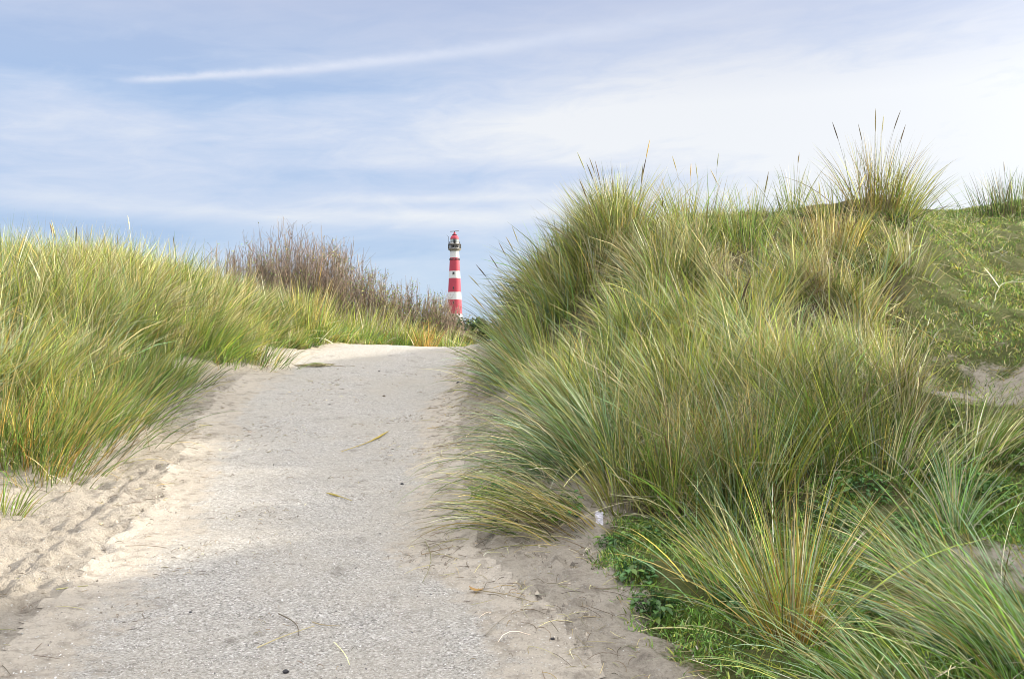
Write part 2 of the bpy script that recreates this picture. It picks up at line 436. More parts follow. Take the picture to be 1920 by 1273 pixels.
def gaps(x, y):
    """1 in the dark hollows between rows of tussocks, 0 elsewhere"""
    g = sst(.13, .24, fbm(x * .95, y * .95, 141, 3))
    g = np.maximum(g, sst(.85, .6, np.abs(y - 11.95 - .12 * x) + .25 * vnoise(x * 2, y * 2, 9)) * (x < 1.7) * (x > -1))
    for cx, cy, r in ((3.9, 12.2, .6), (2.2, 11.3, .45), (3.2, 12.6, .45), (2.9, 10.4, .4), (1.7, 9.3, .3), (3.6, 10.9, .4)):
        g = np.maximum(g, sst(1.2, .8, np.hypot(x - cx, y - cy) / r))
    return g
def tuft_mass(name, label, rng, cx, cy, nb, hfun, mixes, wsel, lean, spread=.085, seeds=.02, fan=1.0, split=True):
    """many tussocks grown together into one continuous sward"""
    G = Geo()
    T = len(cx)
    d = cy
    h = hfun(cx, cy) * rng.uniform(.6, 1.25, T)
    mi = wsel(rng, cx, cy)
    nbl = rng.poisson(nb, T)
    tid = np.repeat(np.arange(T), nbl); n = len(tid)
    off = rng.normal(0, 1, (n, 2)) * spread * rng.uniform(.6, 1.3, T)[tid][:, None]
    bx = cx[tid] + off[:, 0]; by = cy[tid] + off[:, 1]
    bz = tz(bx, by) - .02
    ta = rng.normal(0, .28, (T, 2))
    e = .25
    gx = (tz(cx + e, cy) - tz(cx - e, cy)) / (2 * e); gy = (tz(cx, cy + e) - tz(cx, cy - e)) / (2 * e)
    dirx = off[:, 0] / spread * .27 * fan + (ta[:, 0] - .2 * gx + lean[0])[tid] + rng.normal(0, .16, n)
    diry = off[:, 1] / spread * .27 * fan + (ta[:, 1] - .2 * gy + lean[1])[tid] + rng.normal(0, .16, n)
    st_ = rng.random(n) < .14
    dirx = np.where(st_, rng.normal(0, .55, n), dirx); diry = np.where(st_, rng.normal(0, .55, n), diry)
    th = np.hypot(dirx, diry); az = np.arctan2(diry, dirx)
    th0 = np.clip(th * .85, 0, 1.3); bend = np.clip(th * .45 + np.abs(rng.normal(0, .2, n)), 0, 1.5) * np.where(st_, .4, 1)
    L = h[tid] * rng.uniform(.5, 1.12, n)
    w = (.004 + .0004 * by) * np.where(rng.random(n) < .2, rng.uniform(1.4, 2.2, n), rng.uniform(.5, 1.2, n))
    c0 = np.zeros((n, 3)); c1 = np.zeros((n, 3))
    for k, mx in enumerate(mixes):
        s_ = np.nonzero(mi[tid] == k)[0]
        if not len(s_): continue
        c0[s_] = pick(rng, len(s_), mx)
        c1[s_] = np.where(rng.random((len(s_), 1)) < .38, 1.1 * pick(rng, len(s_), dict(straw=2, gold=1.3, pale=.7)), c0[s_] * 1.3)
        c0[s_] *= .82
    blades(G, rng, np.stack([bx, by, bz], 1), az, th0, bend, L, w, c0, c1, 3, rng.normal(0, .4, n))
    # dead thatch low in the tussocks
    m = int(n * .16); j = rng.integers(0, n, m)
    cd = pick(rng, m, dict(brown=3, straw=1.2)) * .8
    blades(G, rng, np.stack([bx[j], by[j], bz[j]], 1), rng.uniform(0, 6.28, m), rng.uniform(.5, 1.3, m), rng.uniform(.2, .9, m), L[j] * .6, w[j], cd, cd, 3)
    ns = int(T * seeds)
    if ns:
        j = rng.integers(0, T, ns)
        b = np.stack([cx[j], cy[j], tz(cx[j], cy[j])], 1)
        seed_heads(G, rng, b, rng.uniform(0, 6.28, ns), rng.uniform(0, .25, ns), rng.uniform(.05, .5, ns), h[j] * rng.uniform(1.1, 1.35, ns), pick(rng, ns, dict(straw=1, gold=1, brown=2)))
    o = G.build(name, M_BLADE)
    return tag(o, label, 'dune grass', kind='stuff')

MIXES = [dict(green=3, olive=3, yellow=2.4, gold=.7, straw=.8), dict(blue=2.6, green=2.4, yellow=1, olive=1, straw=1, gold=.5), dict(yellow=3.5, gold=1.4, straw=2, olive=1.6),
         dict(straw=4, pale=1, olive=1.5, brown=1, gold=.8), dict(deep=3, green=3, olive=1.5, gold=.6, straw=.4)]
def sel_noise(weights, s, f=.8):
    def fn(rng, x, y):
        # neighbouring tussocks tend to be of one kind
        w = np.array(weights, float); cdf = np.cumsum(w / w.sum())
        u = np.clip(.5 + 1.1 * fbm(x * f, y * f, s, 2) + rng.normal(0, .22, len(x)), 0, .999)
        # make the draw roughly uniform before using the weights
        r = np.argsort(np.argsort(u)) / len(u)
        return np.searchsorted(cdf, r)
    return fn

# left dune
rng = np.random.default_rng(11)
lx, ly = scatter(rng, (-12, -1.2, 7.5, 22), 2300, lambda x, y: m_left(x, y) * (x > -.5625 * y - 1.6) * (1 - gaps(x, y) * (y < 14)))
hl = lambda x, y: np.clip(.42 + .75 * sst(.0, 1.0, XR_left(y) - x), .3, 1.2) * (1 - .12 * sst(14.5, 16.5, y)) * np.where(y > 18.3, .95, 1) * np.where((y > 19) & (x > -4.4), .7, 1)
tuft_mass('grass', 'dense green and straw marram grass covering the dune left of the path', rng, lx, ly, 105, hl, MIXES, sel_noise([3.4, 1.6, 2.2, 1.2, 3.2], 101), (.05, 0), seeds=.03)
# right dune
rng = np.random.default_rng(12)
rx, ry = scatter(rng, (-.3, 7.5, 6.5, 20), 1700, lambda x, y: m_right(x, y) * (1 - gaps(x, y)) * (1 - .45 * sst(4.4, 5.5, x) * (y < 14.2)) * (1 - .3 * sst(13.2, 13.9, y) * sst(1.8, 2.4, x)) * (.35 + .65 * sst(6.8, 8.2, y)))
def hr(x, y):
    h = (.95 - .2 * sst(0, 1, x - XR_right(y) + 1.1) - .2 * sst(10.2, 10.8, y) * sst(11.6, 11.2, y)) * np.where(y > 15.5, .6, 1)
    h = h * (1 - .6 * sst(.42, .2, np.abs(y - 9.55 - .25 * x)) * (x > .9)) * (1 - .6 * sst(.3, .15, np.abs(y - 8.6 - .25 * x)) * (x > .9))
    # the wind keeps the grass short where it nears the exposed ridge
    ridge = np.maximum(3.46 - tz(x, y) + .05 * (y - 13), .2)
    return np.where(x > 1.8, np.minimum(h, ridge), h)
tuft_mass('grass', 'tall mixed green and golden marram grass covering the dune right of the path', rng, rx, ry, 105, hr, MIXES, sel_noise([3.2, 2.2, 2.2, 1.8, 1.8], 103), (-.16, 0), seeds=.05)

# short turf of the right slope, and the crest behind
def short_grass(name, label, rng, box_, n, mask, hmin, hmax, mx, wid=.004, flat=.9):
    G = Geo()
    x, y = scatter(rng, box_, n, mask)
    m = len(x); z = tz(x, y)
    c = pick(rng, m, mx)
    pt = (.8 + .7 * (fbm(x * 1.2, y * 1.2, 71, 3)))[:, None]
    blades(G, rng, np.stack([x, y, z - .005], 1), rng.uniform(0, 6.28, m), rng.uniform(.1, flat, m), rng.uniform(.1, 1.0, m), rng.uniform(hmin, hmax, m) * np.clip(pt[:, 0], .4, 1.6), (wid + .0005 * y) * rng.uniform(.7, 1.3, m), c, c, 3)
    return tag(G.build(name, M_BLADE), label, 'turf', kind='stuff')
rng = np.random.default_rng(13)
short_grass('turf', 'short mossy green turf on the slope at the right', rng, (3, 12.5, 6.6, 19), 150000, lambda x, y: m_turf(x, y) * (x < .5625 * y + 1.0), .03, .1, dict(green=2.5, bright=3, olive=2, yellow=2.5, straw=2, gold=.6))
rng = np.random.default_rng(18)
short_grass('wispy_grass', 'taller loose wisps and green tufts scattered over the turf slope', rng, (3, 11, 7.2, 17.5), 26000, lambda x, y: m_turf(x, y) * (x < .5625 * y + 1.0) * np.clip(4 * fbm(x * 1.9, y * 1.9, 171, 2) - .3, .02, 1), .12, .3, dict(green=3, bright=1.5, yellow=2, straw=2.5, pale=.7), .0035, 1.1)
rng = np.random.default_rng(14)
short_grass('undergrowth', 'low green moss and herbs under the front grass clumps', rng, (.5, 4.8, 3.6, 7.4), 110000, lambda x, y: np.clip(m_turf(x, y) * 1.0, 0, 1) * (x < .5625 * y + .6) * np.clip(.65 + 1.2 * fbm(x * 2, y * 2, 77, 3), .05, 1), .02, .1, dict(green=2, bright=5, olive=1, yellow=1), .006, 1.1)
rng = np.random.default_rng(15)
short_grass('verge_grass', 'low green grass strip at the foot of the shrubs beyond the crest', rng, (-6, -.6, 15.8, 24), 34000, lambda x, y: m_left(x, y), .15, .6, dict(bright=3, green=2, yellow=1.4, gold=.6), .005, .7)

# fallen stalks and debris on sand and turf
def litter(name, label, rng, pts, lmin, lmax, mx, wid=.004):
    G = Geo(); x, y = pts; m = len(x)
    L = rng.uniform(lmin, lmax, m); a = rng.uniform(0, 6.28, m)
    c = pick(rng, m, mx)
    K = 5; s = np.linspace(-.5, .5, K)
    cur = rng.normal(0, .35, m)
    px = x[:, None] + L[:, None] * (s * np.cos(a)[:, None] - cur[:, None] * s ** 2 * np.sin(a)[:, None])
    py = y[:, None] + L[:, None] * (s * np.sin(a)[:, None] + cur[:, None] * s ** 2 * np.cos(a)[:, None])
    pz_ = tz(px.ravel(), py.ravel()).reshape(m, K) + .012 + .02 * rng.random((m, 1)) * (1 - (2 * s) ** 2)
    rad = (wid * .36 + .0001 * y)[:, None] * np.array([.7, 1, 1, .9, .4])
    v, q = tubes(np.stack([px, py, pz_], -1), rad, 3)
    G.add(v, q, c=np.repeat(c, K * 3, 0))
    return tag(G.build(name, M_BLADE), label, 'plant litter', kind='stuff')
rng = np.random.default_rng(16)
p = scatter(rng, (-1.2, 2.2, 3.6, 17), 6000, lambda x, y: sst(.5, -.1, onpath(x, y)) * sst(.55, 0.0, x - XL_right(y)) * sst(-.9, -.1, x - pathR(y)))
litter('litter', 'dry brown grass scraps strewn on the sand at the right path edge', rng, p, .03, .22, dict(brown=3, straw=3, pale=1, gold=.5), .0035)
p = scatter(rng, (-5.4, -1.8, 3.6, 18), 3500, lambda x, y: sst(.35, -.2, onpath(x, y)) * sst(-.3, .1, x - XR_left(y) + .3 ) * np.clip(.3 + 2 * fbm(x, y, 81, 3), .05, 1))
litter('litter', 'dry brown grass scraps strewn on the sand at the left path edge', rng, p, .03, .2, dict(brown=3, straw=2, gold=.7), .0035)
p = scatter(rng, (-4.2, 1.6, 3.6, 15), 9000, lambda x, y: np.clip(2.5 * fbm(x * 2.3, y * 1.6, 191, 4) - .15, 0, 1) * sst(2.3, .2, onpath(x, y)) * sst(.4, -.1, x - XL_right(y)) * sst(-.2, .2, x - XR_left(y)))
litter('litter', 'fine dark crumbs and bits of dead grass trodden into the path', rng, p, .012, .07, dict(brown=4, straw=1), .0035)
p = scatter(rng, (3, 10.5, 7.5, 17.2), 2200, lambda x, y: m_turf(x, y) * .5 + bare(x, y))
litter('litter', 'bleached straw lying across the turf slope', rng, p, .1, .6, dict(straw=3, pale=3, gold=1), .004)

# shell fragments lying loose on the path
def shells():
    rng = np.random.default_rng(17)
    x, y = scatter(rng, (-4.4, 1.2, 3.4, 12), 75000, lambda x, y: sst(-.3, .3, onpath(x, y)) * .9 * np.clip(1.4 - y / 12, .2, 1))
    m = len(x); z = tz(x, y) + .009
    r = .0025 * rng.lognormal(0, .4, m); a = rng.uniform(0, 6.28, m)
    t = rng.normal(0, .35, (m, 2))
    V = np.zeros((m, 5, 3))
    for k in range(4):
        an = a + k * 1.57 + rng.uniform(-.4, .4, m); q = r * rng.uniform(.6, 1.3, m)
        dx = q * np.cos(an); dy = q * np.sin(an)
        V[:, k] = np.stack([x + dx, y + dy, z + dx * t[:, 0] + dy * t[:, 1]], 1)
    V[:, 4] = np.stack([x, y, z + r * .5], 1)
    i = np.arange(m)[:, None] * 5
    T = np.concatenate([i + np.array([[k, (k + 1) % 4, 4]]) for k in range(4)])
    g = rng.random(m)
    c = np.where(g[:, None] < .55, np.array([.8, .78, .75]), np.where(g[:, None] < .8, np.array([.5, .47, .43]), np.array([.13, .12, .12]))) * rng.uniform(.8, 1.15, (m, 1))
    G = Geo(); G.add(V.reshape(-1, 3), t=T, c=np.repeat(c, 5, 0))
    tag(G.build('gravel', leafmat('shell_grit', 0, .4, .04), smooth=False), 'loose white and dark shell grit on the path', 'gravel', kind='stuff')
shells()
def clods():
    rng = np.random.default_rng(19)
    x, y = scatter(rng, (-5.2, 2.2, 3.4, 15), 60000, lambda x, y: sst(.25, -.15, onpath(x, y)) * sst(.3, -.1, x - XL_right(y)) * sst(-.3, .1, x - XR_left(y)) * np.clip(3 * fbm(x * 3, y * 2.4, 211, 4) + .1, 0, 1))
    m = len(x); z = tz(x, y); r = .006 * rng.lognormal(0, .5, m)
    D = np.array([[1, 0, 0], [.3, .9, 0], [-.8, .5, 0], [-.7, -.7, 0], [.4, -.9, 0], [0, 0, .8]])
    V = D[None] * (r[:, None] * rng.uniform(.6, 1.35, (m, 6)))[..., None]
    a = rng.uniform(0, 6.28, m); ca, sa = np.cos(a)[:, None], np.sin(a)[:, None]
    zz = z[:, None] + V[..., 2] + np.where(np.arange(6) < 5, -.004, .006)
    P = np.stack([x[:, None] + V[..., 0] * ca - V[..., 1] * sa, y[:, None] + V[..., 0] * sa + V[..., 1] * ca, zz + .006], -1)
    i = np.arange(m)[:, None] * 6
    T = np.concatenate([i + np.array([[k, (k + 1) % 5, 5]]) for k in range(5)])
    c = np.array([.44, .385, .31]) * np.exp(rng.normal(-.25, .35, (m, 1)))
    G = Geo(); G.add(P.reshape(-1, 3), t=T, c=np.repeat(c, 6, 0))
    tag(G.build('sand_clods', M_TWIG), 'crumbly clods of sand beside the path', 'sand', kind='stuff')
clods()

# ------------------------------------------------------------------ single tussocks
# photo pixel of the foot, height, blades, spread, fan, lean(x,y), mix, seed heads, label
GRP = 'marram tussocks that stand out from the sward'
def tussock(px, py, h, nb, spread, fan, lean, mx, nseed, label, tipmix=.35, wid=1.0, bendx=.65, dead=.15, seed=0, pos=None, hmin=.5, seedlean=(0, 0), gain=1.0):
    rng = np.random.default_rng(1000 + seed)
    x0, y0, z0 = pos if pos else px2g(px, py)
    root = empty('grass_tussock', (x0, y0, z0), label, 'grass tussock', GRP)
    def pts(n, sp):
        off = rng.normal(0, 1, (n, 2)) * sp
        bx = x0 + off[:, 0]; by = y0 + off[:, 1]
        return off / sp, np.stack([bx, by, tz(bx, by) - .015], 1)
    off, b = pts(nb, spread)
    dx = off[:, 0] * .24 * fan + lean[0] + rng.normal(0, .13, nb); dy = off[:, 1] * .24 * fan + lean[1] + rng.normal(0, .13, nb)
    th = np.hypot(dx, dy)
    c0 = pick(rng, nb, mx) * gain
    c1 = np.where(rng.random((nb, 1)) < tipmix, pick(rng, nb, dict(straw=2, gold=1.5, pale=.6)), c0 * 1.1)
    G = Geo()
    w = (.0042 + .0004 * y0) * wid * rng.uniform(.7, 1.3, nb)
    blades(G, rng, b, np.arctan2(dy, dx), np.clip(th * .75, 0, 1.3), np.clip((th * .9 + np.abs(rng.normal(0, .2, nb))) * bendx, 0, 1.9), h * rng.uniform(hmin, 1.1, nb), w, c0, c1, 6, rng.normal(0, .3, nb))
    G.build('blades', M_BLADE, root, origin=(x0, y0, z0))
    nd = int(nb * dead)
    if nd > 20:
        off, b = pts(nd, spread * 1.1); c = pick(rng, nd, dict(straw=2, pale=1, brown=1.2))
        G = Geo()
        blades(G, rng, b, rng.uniform(0, 6.28, nd), rng.uniform(.3, 1.3, nd), rng.uniform(.3, 1.1, nd), h * rng.uniform(.3, .8, nd), (.004 + .0004 * y0) * rng.uniform(.7, 1.2, nd), c, c, 5, rng.normal(0, .6, nd))
        G.build('dead_blades', M_BLADE, root, origin=(x0, y0, z0))
    for k in range(nseed):
        off, b = pts(1, spread * .8)
        ddx = lean[0] + off[0, 0] * .14 + seedlean[0]; ddy = lean[1] + off[0, 1] * .12 + seedlean[1]
        G = Geo()
        seed_heads(G, rng, b, np.array([math.atan2(ddy, ddx)]), np.array([min(.9, math.hypot(ddx, ddy) * .8)]), rng.uniform(.05, .4, 1), np.array([h * rng.uniform(1.12, 1.38)]), pick(rng, 1, dict(straw=1.5, gold=1, brown=1)))
        G.build('seed_head', M_BLADE, root, origin=(x0, y0, z0))
    return root

g_mix, b_mix, y_mix, s_mix, d_mix = MIXES
TUSS = [
 # skyline
 dict(px=1638, py=392, h=1.2, nb=230, spread=.2, fan=1.15, lean=(.0, 0), mx=dict(olive=3, gold=1.6, brown=2, straw=1), nseed=6, label='tallest grass tussock on the skyline, dark seed heads rising above it'),
 dict(px=1690, py=394, h=.95, nb=230, spread=.15, fan=1.2, lean=(.3, 0), mx=dict(yellow=3, green=2, olive=2, straw=.6), nseed=0, label='yellow-green skyline tussock leaning right beside the tallest one'),
 dict(px=1890, py=402, h=.85, nb=260, spread=.3, fan=.8, lean=(.0, 0), mx=dict(deep=3, brown=2, olive=2), nseed=1, label='dark tussock on the skyline at the right edge, beyond the bare dip'),
 dict(px=1490, py=398, h=.8, nb=60, spread=.13, fan=1.0, lean=(.02, 0), mx=dict(olive=3, blue=1, straw=1), nseed=1, label='thin see-through tussock on the low skyline between the dune shoulder and the tallest tussock'),
 dict(px=1150, py=462, h=1.12, nb=420, spread=.3, fan=1.2, lean=(-.1, 0), mx=dict(olive=3, straw=2, gold=1.4, green=2), nseed=7, label='broad tussock with pale seed stalks on the left shoulder of the right dune'),
 dict(px=1275, py=430, h=.85, nb=170, spread=.14, fan=1.0, lean=(-.15, 0), mx=dict(yellow=4, bright=1, gold=1), nseed=2, label='bright yellow-green tussock on the ridge right of the dune shoulder'),
 dict(px=1705, py=500, h=.75, nb=90, spread=.13, fan=1.1, lean=(.05, -.1), mx=dict(pale=3, straw=3, yellow=2), nseed=0, label='sparse bleached tussock where the tall grass meets the turf slope'),
 dict(px=1400, py=470, h=.9, nb=200, spread=.2, fan=1.0, lean=(-.02, -.1), mx=dict(green=3, yellow=2, olive=2), nseed=3, label='green and yellow tussock high on the face of the right dune'),
 dict(px=1560, py=470, h=.85, nb=200, spread=.2, fan=1.0, lean=(0, -.1), mx=dict(gold=3, straw=2, olive=2), nseed=2, label='golden brown tussock below the tallest skyline tussock'),
 dict(px=1335, py=420, h=.8, nb=55, spread=.16, fan=1.2, lean=(.1, 0), mx=dict(olive=3, blue=1, straw=1), nseed=2, label='thin tussock with two straight seed heads on the low skyline right of the dune shoulder'),
 dict(px=1405, py=412, h=.62, nb=45, spread=.2, fan=1.3, lean=(-.1, 0), mx=dict(olive=3, straw=1), nseed=0, label='sparse low tussock with arching crossed blades on the lowest part of the skyline'),
 dict(px=1560, py=402, h=.72, nb=70, spread=.16, fan=1.2, lean=(-.15, 0), mx=dict(olive=3, yellow=1, straw=1), nseed=0, label='small wispy tussock just left of the tallest skyline tussock'),
 # path side of the right dune
 dict(px=985, py=600, h=1.0, nb=420, spread=.26, fan=1.25, lean=(-.42, -.05), mx=dict(deep=2, brown=2, olive=3, straw=1), nseed=6, label='dark shaggy tussock leaning over the path crest beside the lighthouse'),
 dict(px=985, py=700, h=1.0, nb=420, spread=.22, fan=1.1, lean=(-.62, -.12), mx=dict(green=2, blue=2.4, yellow=2, straw=1.3), nseed=2, label='spiky green tussock with yellow tips reaching left over the path'),
 dict(px=1095, py=880, h=1.12, nb=700, spread=.24, fan=1.25, lean=(-.72, -.1), mx=dict(blue=3.5, green=2, deep=1.5, straw=1.2), nseed=0, bendx=.9, label='largest grey-green tussock fanning down onto the right edge of the path'),
 dict(px=1010, py=975, h=.85, nb=230, spread=.16, fan=.6, lean=(-1.25, -.15), mx=dict(olive=3, straw=2, deep=2, gold=1), nseed=0, bendx=.55, label='flattened tussock combed out across the sand beneath the largest tussock'),
 dict(px=1075, py=985, h=.7, nb=120, spread=.13, fan=.5, lean=(-1.15, -.35), mx=dict(straw=3, brown=2, gold=1.2, olive=1), nseed=0, bendx=.5, label='straw-brown flattened tussock lying on the sand left of the white paper scrap'),
 dict(px=1250, py=955, h=.95, nb=160, spread=.1, fan=.9, lean=(.02, -.05), mx=dict(green=4, bright=1.5, yellow=1.5, gold=.7), nseed=0, label='upright fresh green tussock just right of the white paper scrap'),
 dict(px=1400, py=940, h=1.0, nb=300, spread=.18, fan=1.0, lean=(-.08, -.1), mx=dict(blue=2.5, green=2, gold=1.4, straw=1.5), nseed=0, label='mixed tussock of blue and gold blades behind the orange-footed clump'),
 dict(px=1560, py=850, h=1.0, nb=330, spread=.2, fan=.9, lean=(-.42, 0), mx=dict(green=3, yellow=2, olive=2), nseed=0, label='dense tussock swept left in the middle of the right dune'),
 dict(px=1620, py=700, h=.85, nb=240, spread=.25, fan=1.0, lean=(-.1, -.1), mx=dict(blue=2, pale=1.5, olive=2.5, straw=2), nseed=0, label='grey tangled tussock at the right edge of the tall grass'),
 # front right
 dict(gain=1.4, px=1478, py=1192, h=.98, nb=310, spread=.085, fan=1.75, lean=(-.12, -.02), mx=dict(green=2.4, yellow=2.4, gold=1.6, orange=1, straw=1.6, pale=.6, blue=1.2), nseed=0, label='front tussock with orange stem bases fanning up from dark moss', hmin=.6, wid=1.0, dead=.1),
 dict(gain=1.4, px=1480, py=1198, h=.3, nb=148, spread=.07, fan=1.0, lean=(0, 0), mx=dict(orange=4, gold=2, brown=1), nseed=0, label='short orange sheaths crowded at the foot of the front tussock', wid=1.4, dead=0.),
 dict(gain=1.4, px=1370, py=1110, h=.7, nb=121, spread=.14, fan=1.0, lean=(-.45, -.1), mx=dict(blue=3, green=2, gold=1, straw=1), nseed=0, label='blue-green tussock left of the orange-footed clump, spilling onto the sand', wid=1.0),
 dict(gain=1.4, px=1790, py=985, h=.75, nb=125, spread=.05, fan=1.5, lean=(-.05, 0), mx=dict(blue=3, bright=1, pale=1.2, straw=1.5, green=1), nseed=0, label='open fan of thick blue-green blades with straw base between leafy weeds', wid=1.0),
 dict(gain=1.4, px=1740, py=1080, h=0.75, nb=140, spread=.16, fan=1.0, lean=(-.65, 0), mx=dict(blue=3, pale=.8, bright=1, green=1.5, straw=1.8, gold=.8), nseed=0, label='blue-green tussock sweeping left over the moss below the open fan', wid=1.0),
 dict(gain=1.4, px=1900, py=1240, h=0.88, nb=400, spread=.16, fan=.9, lean=(-.75, .05), mx=dict(blue=4, bright=1.5, green=2, gold=1, straw=1.5, pale=1), nseed=0, label='big blue-green tussock in the bottom right corner combed to the left', wid=1.0),
 dict(gain=1.4, px=1660, py=1290, h=0.62, nb=217, spread=.2, fan=.8, lean=(-.8, .1), mx=dict(blue=3, green=3, yellow=1, straw=1), nseed=0, label='low sprawling tussock at the bottom edge below the orange-footed clump', wid=1.0, pos=(1.72, 4.15, None)),
 dict(gain=1.4, px=1850, py=850, h=0.70, nb=167, spread=.09, fan=.9, lean=(.55, .0), mx=dict(straw=2.5, olive=2.5, green=2, pale=1), nseed=0, label='straw-coloured tussock bent right over the turf below the bare patch'),
 dict(gain=1.4, px=1690, py=880, h=0.66, nb=150, spread=.25, fan=1.2, lean=(.3, 0), mx=dict(olive=3, straw=2, green=2, pale=1), nseed=0, label='loose tussock spilling right toward the bare sandy patch'),
 # left dune
 dict(px=150, py=825, h=.95, nb=480, spread=.26, fan=1.1, lean=(.42, -.2), mx=dict(green=3, deep=2, gold=1.3, olive=2), nseed=0, label='heavy green tussock drooping onto the sand at the left path edge'),
 dict(px=215, py=790, h=.8, nb=320, spread=.22, fan=1.1, lean=(.4, -.25), mx=dict(deep=3, green=3, olive=1.5, gold=.6), nseed=0, label='dark green tussock spreading onto the sand right of the heavy drooping one'),
 dict(px=75, py=875, h=.75, nb=320, spread=.24, fan=1.1, lean=(.3, -.3), mx=dict(deep=3, green=2.5, gold=1.2, orange=.7), nseed=0, label='low green and gold tussock between the heavy drooping one and the left photo edge'),
 dict(px=325, py=715, h=.7, nb=260, spread=.22, fan=1.1, lean=(.4, -.15), mx=dict(deep=2.5, green=3, yellow=1), nseed=0, label='low green tussock on the sand edge before the rounded green one'),
 dict(px=470, py=682, h=.6, nb=240, spread=.28, fan=1.1, lean=(.35, -.1), mx=dict(green=3, deep=1.5, yellow=1.5, gold=.6), nseed=0, label='low spreading tussock on the sand shoulder just before the crest'),
 dict(px=20, py=860, h=.9, nb=380, spread=.24, fan=1.1, lean=(.3, -.25), mx=dict(green=3, gold=2, orange=1, olive=2), nseed=0, label='green and rusty tussock at the left edge of the photo above the trodden sand'),
 dict(px=380, py=668, h=.95, nb=420, spread=.22, fan=1.3, lean=(.3, -.1), mx=dict(green=4, deep=1.5, yellow=1.6, olive=1), nseed=0, label='rounded green tussock halfway up the left side of the path'),
 dict(px=265, py=738, h=.8, nb=330, spread=.24, fan=1.0, lean=(.55, -.15), mx=dict(deep=3, green=3, olive=1.5, gold=.5), nseed=0, label='dark green tussock trailing down the bank at the left bend of the path'),
 dict(px=130, py=560, h=1.0, nb=300, spread=.3, fan=1.0, lean=(-.05, 0), mx=dict(straw=4, gold=2, pale=1, olive=1.5), nseed=6, label='straw-gold tussock with seed heads on the skyline of the left dune'),
 dict(px=575, py=640, h=1.35, nb=260, spread=.22, fan=.7, lean=(.02, 0), mx=dict(gold=2, yellow=3, straw=1.5, green=2.5), nseed=3, label='golden tussock in front of the tall bare shrub'),
 dict(px=700, py=640, h=1.15, nb=150, spread=.2, fan=.7, lean=(.05, 0), mx=dict(pale=2, straw=3, yellow=2), nseed=0, label='pale straw tussock between the two halves of the shrub thicket', pos=(-3.15, 20.6, None)),
 dict(px=540, py=640, h=1.15, nb=260, spread=.25, fan=.8, lean=(.05, 0), mx=dict(green=3, yellow=3, olive=2), nseed=1, label='green and yellow tussock left of the golden one, before the tall shrub', pos=(-4.35, 19.3, None)),
 dict(px=640, py=640, h=1.05, nb=260, spread=.25, fan=.8, lean=(.05, 0), mx=dict(green=3, yellow=2.5, straw=1), nseed=0, label='bushy green tussock right of the golden one, before the leafy-patched shrub', pos=(-3.6, 20.2, None)),
 dict(px=745, py=640, h=.9, nb=220, spread=.22, fan=.8, lean=(.05, 0), mx=dict(green=3, yellow=2, olive=2, straw=1), nseed=0, label='green tussock right of the pale straw one at the crest', pos=(-2.55, 20.8, None)),
 dict(px=840, py=642, h=.6, nb=140, spread=.2, fan=.8, lean=(.05, 0), mx=dict(yellow=3, green=2, straw=1), nseed=0, label='low yellow-green tussock at the crest just below the lighthouse', pos=(-1.5, 21.2, None)),
 dict(px=795, py=642, h=.7, nb=90, spread=.12, fan=1.0, lean=(0, 0), mx=dict(orange=3, gold=2, yellow=1), nseed=0, label='small orange tussock at the crest below the lowest shrub', pos=(-1.98, 20.4, None)),
 dict(px=90, py=905, h=.32, nb=110, spread=.16, fan=1.2, lean=(.2, -.2), mx=dict(green=2, gold=2, olive=2), nseed=0, label='small low tuft rooted in the warm trodden sand at the left'),
 dict(px=8, py=965, h=.35, nb=80, spread=.1, fan=1.1, lean=(.3, -.2), mx=dict(green=2, olive=3, gold=1), nseed=0, label='small tuft cut by the left edge of the photo, lowest on the sand'),
]
for i, t in enumerate(TUSS):
    if t.get('pos') and t['pos'][2] is None:
        t['pos'] = (t['pos'][0], t['pos'][1], tz1(*t['pos'][:2]))
    tussock(seed=i, **t)

